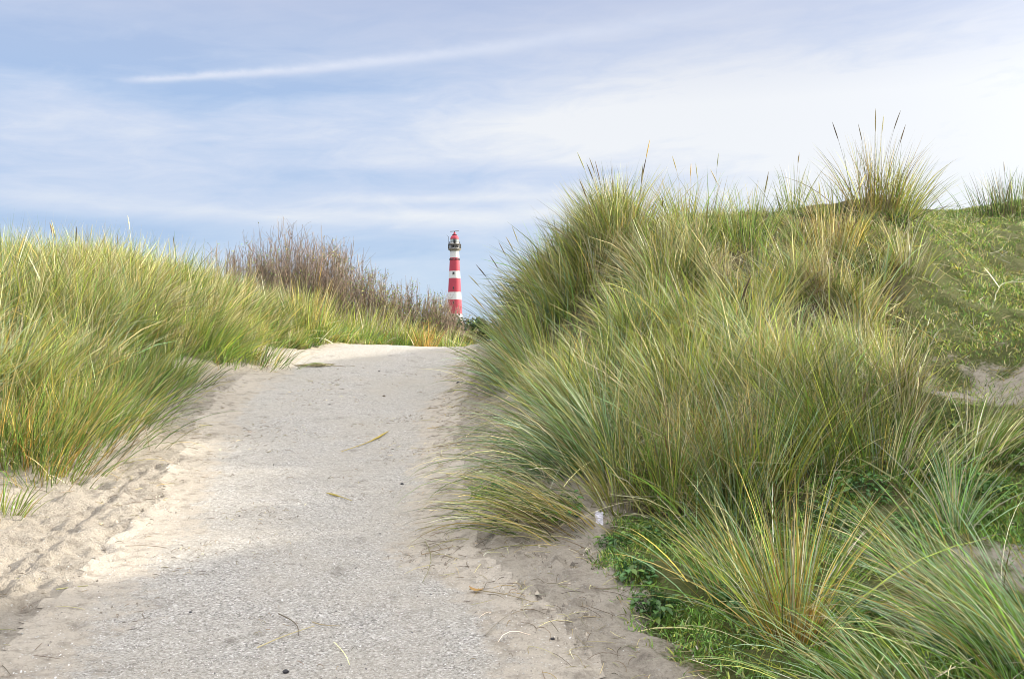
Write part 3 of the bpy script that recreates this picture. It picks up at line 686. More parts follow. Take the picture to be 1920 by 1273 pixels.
# ------------------------------------------------------------------ shrubs beyond the crest
def shrub(px, d, top_py, wid, n, label, leaf=.5, seed=0):
    rng = np.random.default_rng(2000 + seed)
    x0 = (px - 960) / F * d; z0 = tz1(x0, d)
    H = 1.12 * (CAM_Z + (636.5 - top_py) / F * d - z0)
    root = empty('shrub', (x0, d, z0), label, 'shrub', 'leafless shrubs beyond the crest')
    K = 8; s = np.linspace(0, 1, K)
    def stems(b, az, th, L, wob):
        m = len(L)
        st = np.zeros((m, K, 3)); a = az.copy(); t = th.copy()
        for k in range(1, K):
            a = a + rng.normal(0, wob * 1.4, m); t = np.clip(t * .93 + rng.normal(0, wob, m), -.7, 1.2)
            st[:, k] = np.stack([np.sin(t) * np.cos(a), np.sin(t) * np.sin(a), np.cos(t)], 1) * (L / (K - 1))[:, None]
        return b[:, None] + np.cumsum(st, 1)
    r = np.sqrt(rng.random(n)) * wid; a = rng.uniform(0, 6.28, n)
    b = np.stack([x0 + r * np.cos(a), d + r * .7 * np.sin(a), 0 * a], 1); b[:, 2] = tz(b[:, 0], b[:, 1]) - .03
    L = H * rng.uniform(.62, 1.0, n) * (1 - .3 * (r / wid) ** 2)
    P1 = stems(b, a, rng.uniform(0, .3, n) * (.3 + r / wid), L, .12)
    G = Geo()
    c = np.array([.27, .21, .165]) * rng.uniform(.6, 1.5, (n, 1))
    v, q = tubes(P1, np.linspace(.010, .0035, K)[None] * rng.uniform(.8, 1.2, (n, 1)), 4)
    G.add(v, q, c=np.repeat(c, K * 4, 0))
    G.build('branches', M_TWIG, root, origin=(x0, d, z0))
    m = n * 20
    j = rng.integers(0, n, m); kk = rng.integers(2, K - 1, m)
    b2 = P1[j, kk]
    L2 = (.15 + .35 * rng.random(m)) * H * .4
    P2 = stems(b2, rng.uniform(0, 6.28, m), rng.uniform(.25, .95, m), L2, .2)
    c2 = np.array([.32, .245, .185]) * np.exp(rng.normal(0, .35, (m, 1))) * rng.uniform(.9, 1.1, (m, 3))
    G = Geo()
    v, q = tubes(P2, np.linspace(.004, .002, K)[None] * rng.uniform(.8, 1.2, (m, 1)), 3)
    G.add(v, q, c=np.repeat(c2, K * 3, 0))
    G.build('twigs', M_TWIG, root, origin=(x0, d, z0))
    nl = int(m * leaf * 2.6)
    j = rng.integers(0, m, nl); kk = rng.integers(1, K, nl)
    pt = P2[j, kk] + rng.normal(0, .012, (nl, 3))
    pat = fbm(pt[:, 0] * 1.6, pt[:, 2] * 1.6, 91 + seed, 2) + .25 * (1 - (pt[:, 2] - z0) / H)
    k_ = pat > .02; pt = pt[k_]; nl = len(pt)
    G = Geo()
    cl = pick(rng, nl, dict(green=2, yellow=1.5, bright=1, gold=.4))
    blades(G, rng, pt, rng.uniform(0, 6.28, nl), rng.uniform(.3, 1.6, nl), rng.uniform(0, .8, nl), rng.uniform(.03, .06, nl), rng.uniform(.014, .024, nl), cl, cl, 2)
    G.build('leaves', M_LEAF, root, origin=(x0, d, z0))
SHR = [(335, 19.5, 488, .6, 45, 'thin low shrub showing between grass tops on the left dune', .1),
       (440, 20.5, 462, .6, 60, 'sparse shrub with single twigs poking up left of the tallest shrub', .15),
       (505, 21.5, 436, .75, 130, 'tall purple-brown shrub at the left end of the thicket', .25),
       (575, 21.8, 424, .8, 150, 'tallest bare twiggy shrub, its tips highest on the skyline', .25),
       (640, 22.2, 455, .7, 130, 'brown shrub with a yellow-green leafy patch, right of the tallest shrub', .6),
       (700, 22.6, 505, .65, 120, 'middle shrub of the thicket, behind the pale straw tussock', .5),
       (762, 23.0, 528, .6, 120, 'grey-brown shrub sloping down toward the lighthouse', .45),
       (815, 23.4, 545, .5, 110, 'last upright shrub just left of the lighthouse', .5),
       (850, 23.8, 598, .5, 90, 'lowest leafy shrub standing in front of the lighthouse foot', .9)]
for i, s in enumerate(SHR): shrub(*s, seed=i)

# ------------------------------------------------------------------ far wood
def far_wood():
    rng = np.random.default_rng(31)
    G = Geo()
    for k in range(230):
        x = rng.uniform(-230, 150); y = rng.uniform(255, 300); h = rng.uniform(5.5, 8.6); r = rng.uniform(2.4, 4.2)
        m = 210
        u = rng.normal(0, 1, (m, 3)); u /= np.linalg.norm(u, axis=1, keepdims=True)
        u *= (rng.random((m, 1)) ** .4)
        p = np.stack([x + u[:, 0] * r, y + u[:, 1] * r, h * .55 + u[:, 2] * h * .5], 1)
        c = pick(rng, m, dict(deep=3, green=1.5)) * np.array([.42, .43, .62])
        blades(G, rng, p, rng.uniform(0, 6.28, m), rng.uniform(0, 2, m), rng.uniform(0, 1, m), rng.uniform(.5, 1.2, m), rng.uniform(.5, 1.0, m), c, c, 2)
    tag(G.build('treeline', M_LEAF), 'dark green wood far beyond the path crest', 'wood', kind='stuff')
far_wood()

# ------------------------------------------------------------------ lighthouse
def lighthouse():
    D = 470.; u = D / F                      # metres per photo pixel at that distance
    X = (852.3 - 960) * u; gz = tz1(X, D)
    zz = lambda py: CAM_Z + (636.5 - py) * u
    red = simple('red_tower_paint', (.52, .07, .10), .6, .2, .22); white = simple('white_tower_paint', (.80, .79, .76), .6, .06, .3)
    dark = simple('weathered_iron', (.10, .095, .09), .6, .2, 1.0, .4); stone = simple('gallery_concrete', (.34, .31, .27), .8, .2, .8)
    glass = simple('lantern_glass', (.42, .46, .45), .12, .2, .6, .6); black = simple('dark_window', (.03, .035, .04), .3, .2, 1.)
    root = empty('lighthouse', (X, D, gz), 'tall red and white striped lighthouse with a red dome, far behind the path crest', 'lighthouse')
    def rad(py): return np.interp(py, [470, 589, 640], [8.2, 14.3, 17.0]) * u
    def part(name, m, *blocks, smooth=True, parent=root):
        G = Geo()
        for v, q in blocks: G.add(v, q)
        o = G.build(name, m, parent, smooth)
        return o
    ed = [483.6, 508.7, 521.9, 548, 562, 589, 604, 632]
    py_base = 636.5 + (CAM_Z - gz) / u
    prev = 470.; kind = 'white'
    for e in ed + [py_base + 3]:
        pr = [(rad(t), zz(t) - gz) for t in np.linspace(prev, e, 5)]
        part(kind + '_band', white if kind == 'white' else red, lathe(pr[::-1], 40))
        prev = e; kind = 'red' if kind == 'white' else 'white'
    # corbel ring of small dark brackets just below the white neck
    for k in range(20):
        a = k / 20 * 6.283
        part('wall_anchor', dark, box((rad(486.5) * 1.01 * math.cos(a), rad(486.5) * 1.01 * math.sin(a), zz(486.5) - gz), (.35, .3, .9), a))
    # gallery: flared corbel, deck, railing
    zd = zz(468.6) - gz
    part('gallery_corbel', stone, lathe([(8.2 * u, zd - .75), (9.6 * u, zd - .45), (11.8 * u, zd - .05), (11.8 * u, zd + .2), (12.3 * u, zd + .2), (12.3 * u, zd + .45), (3 * u, zd + .45)], 40))
    part('watch_room', white, lathe([(8.4 * u, zd + .45), (8.4 * u, zz(459.2) - gz)], 32))
    for a in (-2.1, -1.75, -1.35, -.95, -.6):
        part('watch_room_window', black, box((8.35 * u * math.cos(a), 8.35 * u * math.sin(a), zd + 1.7), (.25, .7, 1.5), a))
    rail = []
    for h in (1.0, 2.0, 2.9):
        an = np.linspace(0, 6.2832, 41)
        P = np.stack([12.0 * u * np.cos(an), 12.0 * u * np.sin(an), 0 * an + zd + h], 1)[None]
        rail.append(tubes(P, np.full((1, 41), .08), 5))
    for k in range(28):
        a = k / 28 * 6.2832
        P = np.array([[(12.0 * u * math.cos(a), 12.0 * u * math.sin(a), zd + h) for h in (.4, 1.4, 2.95)]])
        rail.append(tubes(P, np.full((1, 3), .1), 5))
    part('railing', dark, *rail)
    z2 = zz(459.2) - gz
    part('upper_gallery', stone, lathe([(8.4 * u, z2 - .2), (10.4 * u, z2 - .1), (10.4 * u, z2 + .35), (7 * u, z2 + .35)], 32))
    rail2 = []
    for h in (.9, 1.5):
        an = np.linspace(0, 6.2832, 41)
        rail2.append(tubes(np.stack([10.2 * u * np.cos(an), 10.2 * u * np.sin(an), 0 * an + z2 + h], 1)[None], np.full((1, 41), .05), 5))
    for k in range(24):
        a = k / 24 * 6.2832
        rail2.append(tubes(np.array([[(10.2 * u * math.cos(a), 10.2 * u * math.sin(a), z2 + h) for h in (.3, 1., 1.5)]]), np.full((1, 3), .05), 5))
    part('railing', dark, *rail2)
    # lantern room with glazing bars and the lens inside
    z3 = zz(448.3) - gz; rl = 7.7 * u
    part('lantern_room', white, lathe([(rl, z2 + .35), (rl, z2 + 1.0), (rl - .12, z2 + 1.0)], 16), lathe([(rl - .12, z3 - .35), (rl, z3 - .35), (rl, z3)], 16))
    part('glazing', glass, lathe([(rl - .1, z2 + 1.0), (rl - .1, z3 - .35)], 16), smooth=False)
    bars = []
    for k in range(16):
        a = k / 16 * 6.2832
        bars.append(tubes(np.array([[(rl * math.cos(a), rl * math.sin(a), h) for h in (z2 + 1.0, (z2 + z3) / 2, z3 - .3)]]), np.full((1, 3), .06), 4))
    part('glazing_bars', white, *bars)
    part('lantern_door', black, box((.15, -rl - .05, z2 + 1.75), (1.15, .25, 2.2)))
    # dome, vent collar, radar
    zt = zz(440.3) - gz; rd = 8.0 * u
    pr = [(rd * 1.02, z3 - .12), (rd * 1.02, z3)] + [(rd * math.cos(t), z3 + (zt - z3) * math.sin(t)) for t in np.linspace(.05, 1.32, 9)]
    part('dome', red, lathe(pr, 32))
    part('vent_collar', dark, lathe([(.2, zt - .12), (4.7 * u, zt - .1), (4.7 * u, zt + .12), (.3, zt + .14)], 20))
    part('vent_cowl', red, lathe([(.75, zt + .1), (.62, zt + .7), (.35, zt + 1.3), (.15, zt + 1.35)], 16))
    tp = zz(434.9) - gz
    part('radar_mast', dark, lathe([(.16, zt + 1.3), (.16, tp), (.3, tp), (.3, tp + .2), (.02, tp + .2)], 10))
    v, q = box((0, 0, 0), (16.2 * u, .35, .28)); a = R(-4)
    v = np.stack([v[:, 0] * math.cos(a) + v[:, 2] * math.sin(a), v[:, 1], -v[:, 0] * math.sin(a) + v[:, 2] * math.cos(a)], 1) + (0, -.1, tp + .3)
    part('radar_scanner', dark, (v, q))
    # whip aerial on the left
    part('aerial', dark, tubes(np.array([[(-11.6 * u, -1, zd + .5), (-11.4 * u, -1, zz(452) - gz), (-11.3 * u, -1, zz(444) - gz)]]), np.full((1, 3), .1), 5),
         tubes(np.array([[(-11.3 * u, -1, zz(444.5) - gz), (-13. * u, -1, zz(443) - gz), (-14.6 * u, -1, zz(441) - gz)]]), np.full((1, 3), .05), 4))
    # tower windows facing the path
    for py, w, h in ((512.6, 1.0, 1.1), (540.5, .45, 1.2), (567, .4, 1.2)):
        a = -1.5708 - .12
        wn = part('window', black, box((rad(py) * math.cos(a), rad(py) * math.sin(a), zz(py) - gz), (.3, w, h), a))
        part('window_sill', stone, box((rad(py) * 1.01 * math.cos(a), rad(py) * 1.01 * math.sin(a), zz(py) - gz - h / 2 - .1), (.4, w * 1.3, .18), a), parent=wn)
    a = -1.2
    part('door', black, box((rad(py_base - 4) * math.cos(a), rad(py_base - 4) * math.sin(a), 1.2), (.4, 1.2, 2.4), a))
    root.rotation_euler = (0, 0, 0)
lighthouse()

# ------------------------------------------------------------------ small things
def rock(name, px, py, size, col, label, cat, group, seed):
    rng = np.random.default_rng(seed)
    x0, y0, z0 = px2g(px, py)
    an = 10; ring = []
    th = np.linspace(0, np.pi, 7); ph = np.linspace(0, 2 * np.pi, an, endpoint=False)
    V = np.stack([np.sin(th)[:, None] * np.cos(ph), np.sin(th)[:, None] * np.sin(ph), np.repeat(np.cos(th)[:, None], an, 1)], -1)
    k = rng.uniform(.75, 1.2, (7, an, 1)); k[0] = k[0, :1]; k[-1] = k[-1, :1]
    V = V * k * size * .5 * np.array([1, .8, .6])
    idx = np.arange(7 * an).reshape(7, an); nx = np.roll(idx, -1, 1)
    Q = np.stack([idx[:-1], idx[1:], nx[1:], nx[:-1]], -1).reshape(-1, 4)
    G = Geo(); G.add(V.reshape(-1, 3), Q)
    o = G.build(name, col, None, smooth=False); o.location = (x0, y0, z0 + size * .2)
    return tag(o, label, cat, group)
M_DARKSTONE = simple('dark_stone', (.05, .048, .052), .7, .3, 40.); M_BROWNCLOD = simple('brown_clod', (.17, .135, .10), .9, .3, 30.)
for i, (px, py, s, m, lb) in enumerate([
    (535, 1262, .042, M_DARKSTONE, 'black stone at the bottom edge of the path, the largest dark stone'),
    (357, 1152, .028, M_DARKSTONE, 'small dark stone on the shell path left of the long fallen stalk'),
    (449, 968, .022, M_DARKSTONE, 'left one of two dark pebbles close together mid path'),
    (467, 970, .02, M_DARKSTONE, 'right one of two dark pebbles close together mid path'),
    (187, 993, .035, M_DARKSTONE, 'dark stone in the warm sand left of the path'),
    (165, 999, .032, M_BROWNCLOD, 'brown clod in the warm sand beside the dark stone'),
    (257, 897, .04, M_DARKSTONE, 'dark lump at the sand edge below the left tussock'),
    (754, 909, .045, M_DARKSTONE, 'dark stone among dry scraps right of the path'),
    (720, 744, .06, M_BROWNCLOD, 'brown clod where the shell path meets the trodden bank'),
    (618, 760, .045, M_DARKSTONE, 'single dark stone high on the shell path'),
    (860, 719, .08, M_DARKSTONE, 'dark lump under the overhanging grass near the crest'),
    (1036, 1200, .03, M_DARKSTONE, 'dark pebble on the sand bank below the front clumps'),
    (626, 1196, .022, M_DARKSTONE, 'dark pebble right of the long fallen stalk'),
    (711, 697, .04, M_DARKSTONE, 'dark stone on the path close under the crest')]):
    rock('stone', px, py, s * .8, m, lb, 'stone', 'dark stones on the path', 300 + i)

def stalk(px1, py1, px2, py2, rad, mx, label, head=False, seed=0, bow=.04, name='dry_stalk', fork=False):
    """one dry stalk lying between two spots of the ground"""
    rng = np.random.default_rng(400 + seed)
    a = np.array(px2g(px1, py1)); b = np.array(px2g(px2, py2)); K = 12
    t = np.linspace(0, 1, K)
    P = a[None] * (1 - t[:, None]) + b[None] * t[:, None]
    n = np.array([-(b - a)[1], (b - a)[0], 0]); P += n[None] * (bow * np.sin(np.pi * t) + rng.normal(0, .002, K))[:, None]
    P[:, 2] = tz(P[:, 0], P[:, 1]) + .016 + rad
    r = np.full(K, rad) * np.linspace(1.1, .6, K)
    if head: r[:6] = rad * np.array([.6, 1.6, 2.1, 2.2, 1.9, 1.3])
    G = Geo(); v, q = tubes(P[None], r[None], 6); G.add(v, q, c=pick(rng, 1, mx)[0])
    if fork:
        for k, sg in ((4, 1), (7, -1)):
            e = P[k] + (P[k] - P[k - 2]) * 1.5 + n * .16 * sg; e[2] = tz1(e[0], e[1]) + .05
            v, q = tubes(np.stack([P[k], (P[k] + e) / 2 + (0, 0, .01), e])[None], np.array([[rad * .8, rad * .6, rad * .3]]), 5); G.add(v, q, c=pick(rng, 1, mx)[0])
    o = G.build(name, M_TWIG, None, origin=a); o.location = a
    return tag(o, label, 'dry stalk', 'fallen stalks that stand out')
stalk(612, 928, 660, 943, .004, dict(gold=1), 'fallen golden seed head on the path beside the sunlit strips', True, 1)
stalk(728, 812, 640, 850, .005, dict(gold=2, straw=1), 'orange seed spike lying at the right side of the path, upper half', True, 2)
stalk(482, 1221, 590, 1182, .003, dict(straw=1, brown=1), 'long thin stalk lying slantwise on the lower path', False, 3)
stalk(522, 1158, 560, 1200, .003, dict(straw=1, brown=1), 'short stalk crossing the long slanting one on the lower path', False, 4, .1)
stalk(626, 1212, 655, 1256, .002, dict(straw=1), 'pale straight stalk near the bottom edge of the path', False, 5)
stalk(585, 1173, 638, 1180, .003, dict(brown=1, straw=1), 'bent brown stalk just above the crossing stalks', False, 6, -.1)
stalk(880, 1110, 1000, 1135, .003, dict(straw=1), 'thin straw on the sand bank with an ochre leaf at its end', False, 7)
stalk(910, 1199, 952, 1160, .0025, dict(pale=1, straw=1), 'pale straw piece on the sand left of the front clumps', False, 8)
stalk(790, 1045, 850, 1030, .003, dict(straw=1, brown=1), 'brown straw piece in front of the flattened tussock', False, 9)
stalk(797, 1020, 792, 1098, .003, dict(straw=1, brown=1), 'forked dry root lying on the sand below the flattened tussock', False, 10, .05, fork=True)
stalk(1864, 570, 1912, 525, .008, dict(pale=1), 'bleached branching stick on the green turf slope', False, 11, fork=True)
stalk(1735, 1000, 1905, 985, .003, dict(pale=1, straw=1), 'pale straw lying across the sandy patch at the right', False, 12)
stalk(105, 1113, 165, 1106, .004, dict(straw=1, gold=1), 'yellow straw lying on the sand at the lower left', False, 13)
stalk(235, 1030, 312, 1033, .0025, dict(brown=1), 'thin dark stalk on the path left of the warm strips', False, 14, .12)
def wisp():
    rng = np.random.default_rng(77); x0, y0, z0 = px2g(594, 688); m = 90
    x = x0 + rng.normal(0, .14, m); y = y0 + rng.normal(0, .05, m); a = rng.normal(0, .35, m); L = rng.uniform(.08, .3, m)
    z = tz(x, y) + .01 + .05 * rng.random(m) * np.exp(-((x - x0) / .2) ** 2)
    P = np.stack([np.stack([x + L * s_ * np.cos(a), y + L * s_ * np.sin(a), z + .01 * (1 - (2 * s_) ** 2)], 1) for s_ in (-.5, 0, .5)], 1)
    G = Geo(); v, q = tubes(P, np.full((m, 3), .0035), 3); G.add(v, q, c=np.repeat(pick(rng, m, dict(brown=1, straw=2)), 9, 0))
    o = G.build('dead_grass_wisp', M_BLADE, origin=(x0, y0, z0)); o.location = (x0, y0, z0)
    tag(o, 'flat brown wisp of dead grass on the path near the crest', 'dry grass wisp')
wisp()

def leaf_scrap():
    x, y, z = px2g(893, 1113)
    t = np.linspace(-1, 1, 9); G = Geo()
    w = .02 * (1 - t ** 2) + .001
    V = np.concatenate([np.stack([t * .05, -w, .012 * t ** 2], 1), np.stack([t * .05, 0 * t, .006 + .012 * t ** 2], 1), np.stack([t * .05, w, .014 * t ** 2], 1)])
    i = np.arange(8)
    Q = np.concatenate([np.stack([i, i + 1, i + 10, i + 9], 1), np.stack([i + 9, i + 10, i + 19, i + 18], 1)])
    G.add(V, Q, c=(.46, .27, .08)); o = G.build('fallen_leaf', M_LEAF); o.location = (x, y, z + .02); o.rotation_euler = (0, 0, -.5)
    tag(o, 'ochre curled leaf on the sand bank right of the path', 'fallen leaf')
leaf_scrap()

def paper():
    """crumpled scrap standing against the grass foot"""
    rng = np.random.default_rng(55)
    x, y, z = px2g(1124, 992); n, m = 9, 15
    u = np.linspace(-1, 1, n); v = np.linspace(0, 1, m)
    U, V = np.meshgrid(u, v)
    a = U * 1.25
    fold = .008 * fbm(U * 3.1 + 5, V * 6, 3, 3) + .006 * np.abs(np.sin(V * 17 + U * 2))
    rr = .027 * (1 - .12 * V) + fold
    X = rr * np.sin(a) + .006 * fbm(V * 4, U, 8, 2); Y = -rr * np.cos(a) + .03 * V; Z = .115 * V + .012 * fbm(U * 2, V * 2, 6, 2) * (V > .3)
    P = np.stack([X, Y, Z], -1)
    nn = P[1:-1, 1:-1] * 0
    B = P.copy(); B[..., 1] += .0025
    idx = np.arange(n * m).reshape(m, n)
    Q1 = np.stack([idx[:-1, :-1], idx[:-1, 1:], idx[1:, 1:], idx[1:, :-1]], -1).reshape(-1, 4)
    G = Geo(); G.add(P.reshape(-1, 3), Q1); G.add(B.reshape(-1, 3), Q1[:, ::-1])
    o = G.build('paper_scrap', simple('crumpled_paper', (.80, .77, .86), .7, .08, 60.), smooth=False)
    o.location = (x, y, z); o.rotation_euler = (0, 0, -.1)
    tag(o, 'crumpled white paper scrap standing in the grass foot right of the path', 'paper scrap')
paper()

def flower(px, py, r, label, seed):
    x, y, z = px2g(px, py + 8)
    h = max(.04, CAM_Z - (py - 636.5) / F * y - z)
    root = empty('yellow_flower', (x, y, z), label, 'flower', 'yellow flowers on the turf slope')
    G = Geo(); v, q = tubes(np.array([[(0, 0, 0), (.004, 0, h * .5), (0, 0, h)]]), np.full((1, 3), .002), 5); G.add(v, q, c=(.12, .2, .05)); G.build('stem', M_LEAF, root)
    G = Geo()
    for ring, (rr, zz_) in enumerate(((r, 0), (r * .65, .004))):
        for k in range(14):
            a = k / 14 * 6.283 + ring * .2; w = r * .16
            d = np.array([math.cos(a), math.sin(a), 0]); s = np.array([-d[1], d[0], 0])
            c0 = np.array([0, 0, h + zz_])
            G.add(np.array([c0 - s * w * .4, c0 + s * w * .4, c0 + d * rr + s * w + (0, 0, .004), c0 + d * rr - s * w + (0, 0, .004)]), [[0, 1, 2, 3]], c=(.85, .62, .02))
    o = G.build('petals', M_LEAF, root, smooth=False); o.rotation_euler = (0, 0, 0)
for i, (px, py, r, lb) in enumerate([(1900, 628, .03, 'brightest yellow flower on the turf slope, farthest right'), (1794, 503, .022, 'yellow flower on the turf slope highest up, beside the bleached straw'),
                                     (1793, 586, .02, 'small yellow flower below the highest one on the turf slope'), (1822, 607, .024, 'pale yellow flower nearest the bright right one')]):
    flower(px, py, r, lb, i)

# broad-leaved weeds
def weed(px, py, r, n, col, label, seed, up=.5, name='leafy_weed'):
    rng = np.random.default_rng(600 + seed)
    x0, y0, z0 = px2g(px, py)
    root = empty(name, (x0, y0, z0), label, 'weed', 'leafy weeds on the right bank')
    G = Geo(); S = Geo()
    for k in range(int(n * 1.8)):
        a = rng.uniform(0, 6.283); d = r * math.sqrt(rng.random()); hgt = .03 + up * r * rng.random()
        bx, by = d * math.cos(a), d * math.sin(a)
        bz = tz1(x0 + bx, y0 + by) - z0
        L = rng.uniform(.02, .058) ; w = L * rng.uniform(.32, .45)
        dirn = a + rng.normal(0, .7); tilt = rng.uniform(-.5, .6)
        t = np.linspace(0, 1, 7)
        wv = w * np.sin(np.pi * np.clip(t * .93 + .04, 0, 1)) ** .8 * (1 + .18 * np.sin(t * 22 + k))
        fx = L * t; fz = hgt + math.sin(tilt) * L * t - .6 * L * t ** 2 * .5
        cdx, cdy = math.cos(dirn), math.sin(dirn)
        mid = np.stack([bx + cdx * fx, by + cdy * fx, bz + fz - .004], 1)
        lft = np.stack([bx + cdx * fx - cdy * wv, by + cdy * fx + cdx * wv, bz + fz + wv * .25], 1)
        rgt = np.stack([bx + cdx * fx + cdy * wv, by + cdy * fx - cdx * wv, bz + fz + wv * .25], 1)
        i = np.arange(6)
        Q = np.concatenate([np.stack([i, i + 1, i + 8, i + 7], 1), np.stack([i + 7, i + 8, i + 15, i + 14], 1)])
        c = np.array(col) * np.array([1.9, 1.5, 1.3]) * (np.array([1.6, 1.15, .8]) if rng.random() < .2 else 1) * rng.uniform(.55, 1.35)
        G.add(np.concatenate([lft, mid, rgt]), Q, c=c)
        v, q = tubes(np.array([[(bx * .6, by * .6, bz - .01), (bx * .9, by * .9, bz + hgt * .6), (bx, by, bz + hgt)]]), np.full((1, 3), .0018), 4)
        S.add(v, q, c=np.array(col) * .8)
    G.build('leaves', M_LEAF, root); S.build('stems', M_LEAF, root)
gr = (.07, .20, .05)
for i, (px, py, r, n, c, lb) in enumerate([
    (1770, 905, .22, 70, gr, 'bright leafy weed behind the open fan of blades'),
    (1850, 925, .2, 60, (.08, .21, .06), 'bright leafy weed at the right, above the sandy patch'),
    (1830, 975, .12, 26, (.12, .24, .10), 'pale-leaved weed close right of the open fan of blades'),
    (1720, 1000, .18, 44, gr, 'leafy weed left of the open fan, half under blades'),
    (1900, 870, .2, 45, (.09, .2, .05), 'leafy weed under the bent straw tussock at the right edge'),
    (1190, 1085, .14, 40, (.05, .15, .045), 'dark leafy weed at the sand edge left of the front clumps'),
    (1250, 1010, .16, 40, (.05, .14, .05), 'dark leafy weed below the upright green tussock'),
    (1150, 1030, .12, 30, (.06, .17, .05), 'leafy weed just below the white paper scrap'),
    (1230, 1150, .14, 40, (.05, .14, .04), 'dark leafy weed at the left foot of the front moss'),
    (1040, 970, .2, 60, (.06, .2, .05), 'fresh green weed beneath the flattened tussocks'),
    (915, 930, .14, 45, (.07, .22, .05), 'small green weed at the path edge under the largest tussock'),
    (1390, 1140, .15, 40, (.05, .15, .045), 'dark leafy weed left of the orange stem bases'),
    (1600, 1160, .16, 40, (.05, .15, .045), 'dark leafy weed right of the orange stem bases'),
    (1560, 980, .2, 45, (.06, .16, .05), 'leafy weed in the shade behind the front tussock'),
    (1620, 930, .2, 50, (.06, .18, .05), 'leafy weed at the foot of the loose right-hand tussock'),
    (1780, 800, .2, 40, (.09, .19, .05), 'leafy weed below the bare sandy patch on the slope'),
    (1810, 1225, .14, 40, (.04, .14, .045), 'dark weed showing through the bottom right tussock')]):
    weed(px, py, r, n, c, lb, i)

# ------------------------------------------------------------------ sky, sun, camera
EXPO = 0.55
SUN_EL, SUN_AZ = 21.5, 76.        # azimuth clockwise from +Y
def world():
    N = NT('World', True); sc.world = N.m
    s2l = lambda c: tuple(((v / 255 + .055) / 1.055) ** 2.4 if v > 10 else v / 255 / 12.92 for v in c)
    STR = .1; k = 1 / (2 ** EXPO) / STR
    co = N.n('ShaderNodeTexCoord').outputs['Generated']
    sx = N.n('ShaderNodeSeparateXYZ', {0: co})
    A = N.math('MULTIPLY', N.math('ARCTAN2', sx.outputs[0], sx.outputs[1]), 57.2958)
    E = N.math('MULTIPLY', N.math('ARCSINE', sx.outputs[2]), 57.2958)
    sky = N.n('ShaderNodeTexSky', sky_type='NISHITA', sun_disc=False, sun_elevation=R(SUN_EL), sun_rotation=R(SUN_AZ), air_density=1.0, dust_density=1.5, ozone_density=1.0)
    # stretched cirrus coordinates (tilted slightly, as the streaks run up to the right)
    Et = N.math('SUBTRACT', E, N.math('MULTIPLY', A, .06))
    v1 = N.n('ShaderNodeCombineXYZ', {0: N.math('MULTIPLY', A, .028), 1: N.math('MULTIPLY', Et, .16), 2: 3.1}).outputs[0]
    v2 = N.n('ShaderNodeCombineXYZ', {0: N.math('MULTIPLY', A, .10), 1: N.math('MULTIPLY', Et, .42), 2: 7.7}).outputs[0]
    n1 = N.noise(v1, 2.2, 8, .58, .5); n2 = N.noise(v2, 2.0, 8, .62, .7)
    W = N.math('ADD', N.math('MULTIPLY_ADD', n1, .9, -.45), N.math('MULTIPLY_ADD', n2, .7, -.35))
    W = N.math('ADD', W, .47)
    def ang(px, py):
        a = math.atan2(px - 960, F); return math.degrees(a), math.degrees(math.atan((636.5 - py) / F * math.cos(a)))
    def blob(px, py, sx_, sy_, amp, slope=0.):
        nonlocal W
        a, e = ang(px, py)
        da = N.math('SUBTRACT', A, a)
        u = N.math('MULTIPLY', da, 1 / (sx_ * .0325))
        v = N.math('MULTIPLY', N.math('SUBTRACT', N.math('SUBTRACT', E, e), N.math('MULTIPLY', da, slope)), 1 / (sy_ * .0325))
        g = N.math('POWER', 2.71828, N.math('MULTIPLY', N.math('ADD', N.math('MULTIPLY', u, u), N.math('MULTIPLY', v, v)), -1))
        W = N.math('ADD', W, N.math('MULTIPLY', g, amp))
    blob(180, 112, 420, 45, -.40, .03)
    blob(470, 172, 280, 20, -.30, .1)
    blob(60, 215, 380, 60, .15)
    blob(1350, 215, 520, 130, .42, .06)
    blob(1780, 300, 420, 160, .40)
    blob(1000, 250, 260, 40, .22, .08)
    blob(830, 335, 330, 20, -.28, .02)
    blob(300, 440, 460, 24, -.2, -.03)
    blob(700, 450, 200, 24, -.18)
    blob(850, 405, 260, 16, .45, .02)
    blob(850, 372, 330, 9, .2, .03)
    blob(200, 385, 420, 20, .4, -.02)
    blob(450, 300, 500, 45, .06)
    # the cloud sheet thickens to the right, towards the sun
    W = N.math('ADD', W, N.math('MULTIPLY', N.math('MINIMUM', N.math('MAXIMUM', A, -30), 70), .007))
    c = N.ramp(N.math('MULTIPLY_ADD', W, 1., 0., clamp=True), [(0., s2l((176, 202, 240))), (.25, s2l((194, 214, 245))), (.5, s2l((212, 225, 249))), (.75, s2l((231, 238, 252))), (1., s2l((249, 251, 255)))])
    # lilac grey veil higher up
    up = N.math('MULTIPLY', N.math('MULTIPLY_ADD', E, 1 / 6., -14.2 / 6., clamp=True), .75)
    c = N.mix(up, c, N.mix(n1, s2l((180, 194, 228)), s2l((206, 214, 238))))
    # turquoise tint low over the horizon
    lo = N.math('MULTIPLY_ADD', E, -1 / 6., 7.5 / 6., clamp=True)
    c = N.mix(N.math('MULTIPLY', N.math('MULTIPLY_ADD', E, -1 / 9., 10. / 9., clamp=True), .5), c, s2l((210, 228, 249)))
    c = N.mix(N.math('MULTIPLY', lo, .6), c, (.90, 1.02, 1.03), 'MULTIPLY')
    # vapour trail: a thin arc widening and fading to the right
    p0, p1, p2 = ang(238, 151), ang(700, 117), ang(1200, 46)
    co_ = np.polyfit([p0[0], p1[0], p2[0]], [p0[1], p1[1], p2[1]], 2)
    ec = N.math('ADD', N.math('ADD', N.math('MULTIPLY', N.math('MULTIPLY', A, A), float(co_[0])), N.math('MULTIPLY', A, float(co_[1]))), float(co_[2]))
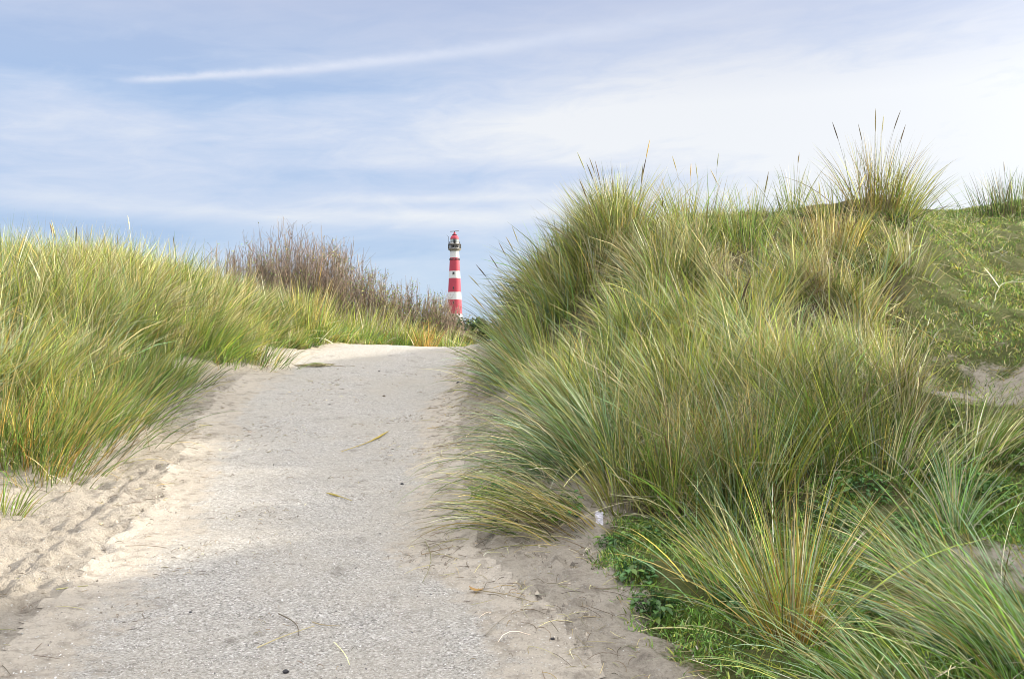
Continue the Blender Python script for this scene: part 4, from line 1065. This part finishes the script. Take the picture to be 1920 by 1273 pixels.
    wn = N.noise(N.n('ShaderNodeCombineXYZ', {0: A, 1: N.math('MULTIPLY', E, 1.8), 2: 1.3}).outputs[0], .9, 5, .6)
    ec = N.math('ADD', ec, N.math('MULTIPLY_ADD', wn, .24, -.12))
    t = N.math('MULTIPLY_ADD', A, 1 / (p2[0] - p0[0]), -p0[0] / (p2[0] - p0[0]))
    wid = N.math('MULTIPLY_ADD', t, .28, .18)
    dd = N.math('DIVIDE', N.math('SUBTRACT', E, ec), wid)
    g = N.math('POWER', 2.71828, N.math('MULTIPLY', N.math('MULTIPLY', dd, dd), -1))
    inn = N.math('MULTIPLY_ADD', t, 14., .4, clamp=True); out = N.math('MULTIPLY_ADD', t, -1.1, 1.45, clamp=True)
    g = N.math('MULTIPLY', N.math('MULTIPLY', g, inn), N.math('MULTIPLY', out, N.math('MULTIPLY_ADD', wn, .8, .55)))
    ysgn = N.math('GREATER_THAN', sx.outputs[1], 0)
    c = N.mix(N.math('MULTIPLY', N.math('MULTIPLY', g, ysgn), .95, clamp=True), c, s2l((230, 237, 254)))
    # unseen sky overhead brightened to lift ambient light, plus glow round the veiled sun
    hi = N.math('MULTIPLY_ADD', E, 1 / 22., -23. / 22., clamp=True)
    sd = (math.cos(R(SUN_EL)) * math.sin(R(SUN_AZ)), math.cos(R(SUN_EL)) * math.cos(R(SUN_AZ)), math.sin(R(SUN_EL)))
    dt = N.n('ShaderNodeVectorMath', {0: co, 1: sd}, operation='DOT_PRODUCT').outputs['Value']
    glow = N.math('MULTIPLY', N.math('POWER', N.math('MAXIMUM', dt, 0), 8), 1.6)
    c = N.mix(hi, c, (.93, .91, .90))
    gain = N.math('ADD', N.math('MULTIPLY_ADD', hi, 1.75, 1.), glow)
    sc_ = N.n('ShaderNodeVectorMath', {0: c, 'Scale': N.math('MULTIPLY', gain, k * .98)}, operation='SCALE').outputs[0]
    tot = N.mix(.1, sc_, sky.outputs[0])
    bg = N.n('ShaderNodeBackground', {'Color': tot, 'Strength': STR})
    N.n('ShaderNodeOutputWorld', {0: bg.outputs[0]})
    N.m.cycles.sampling_method = 'MANUAL'; N.m.cycles.sample_map_resolution = 512
    return sd
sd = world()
L = bpy.data.lights.new('sun', 'SUN'); L.energy = 5.0; L.angle = R(1.2); L.color = (1, .92, .78)
so = bpy.data.objects.new('sun', L); C.objects.link(so)
so.rotation_euler = Vector(sd).to_track_quat('Z', 'Y').to_euler(); so.location = (30, 5, 30)

cam = bpy.data.cameras.new('camera'); cam.lens = 32; cam.sensor_width = 36; cam.clip_end = 6000; cam.clip_start = .05
co = bpy.data.objects.new('camera', cam); C.objects.link(co)
co.location = (0, 0, CAM_Z); co.rotation_euler = (R(90), 0, 0)
sc.camera = co
sc.view_settings.view_transform = 'Standard'; sc.view_settings.look = 'None'
sc.view_settings.exposure = EXPO; sc.view_settings.gamma = 1
sc.cycles.filter_width = 0.95
sc.cycles.max_bounces = 5; sc.cycles.diffuse_bounces = 3; sc.cycles.transmission_bounces = 4; sc.cycles.transparent_max_bounces = 4
sc.cycles.sample_clamp_indirect = 4
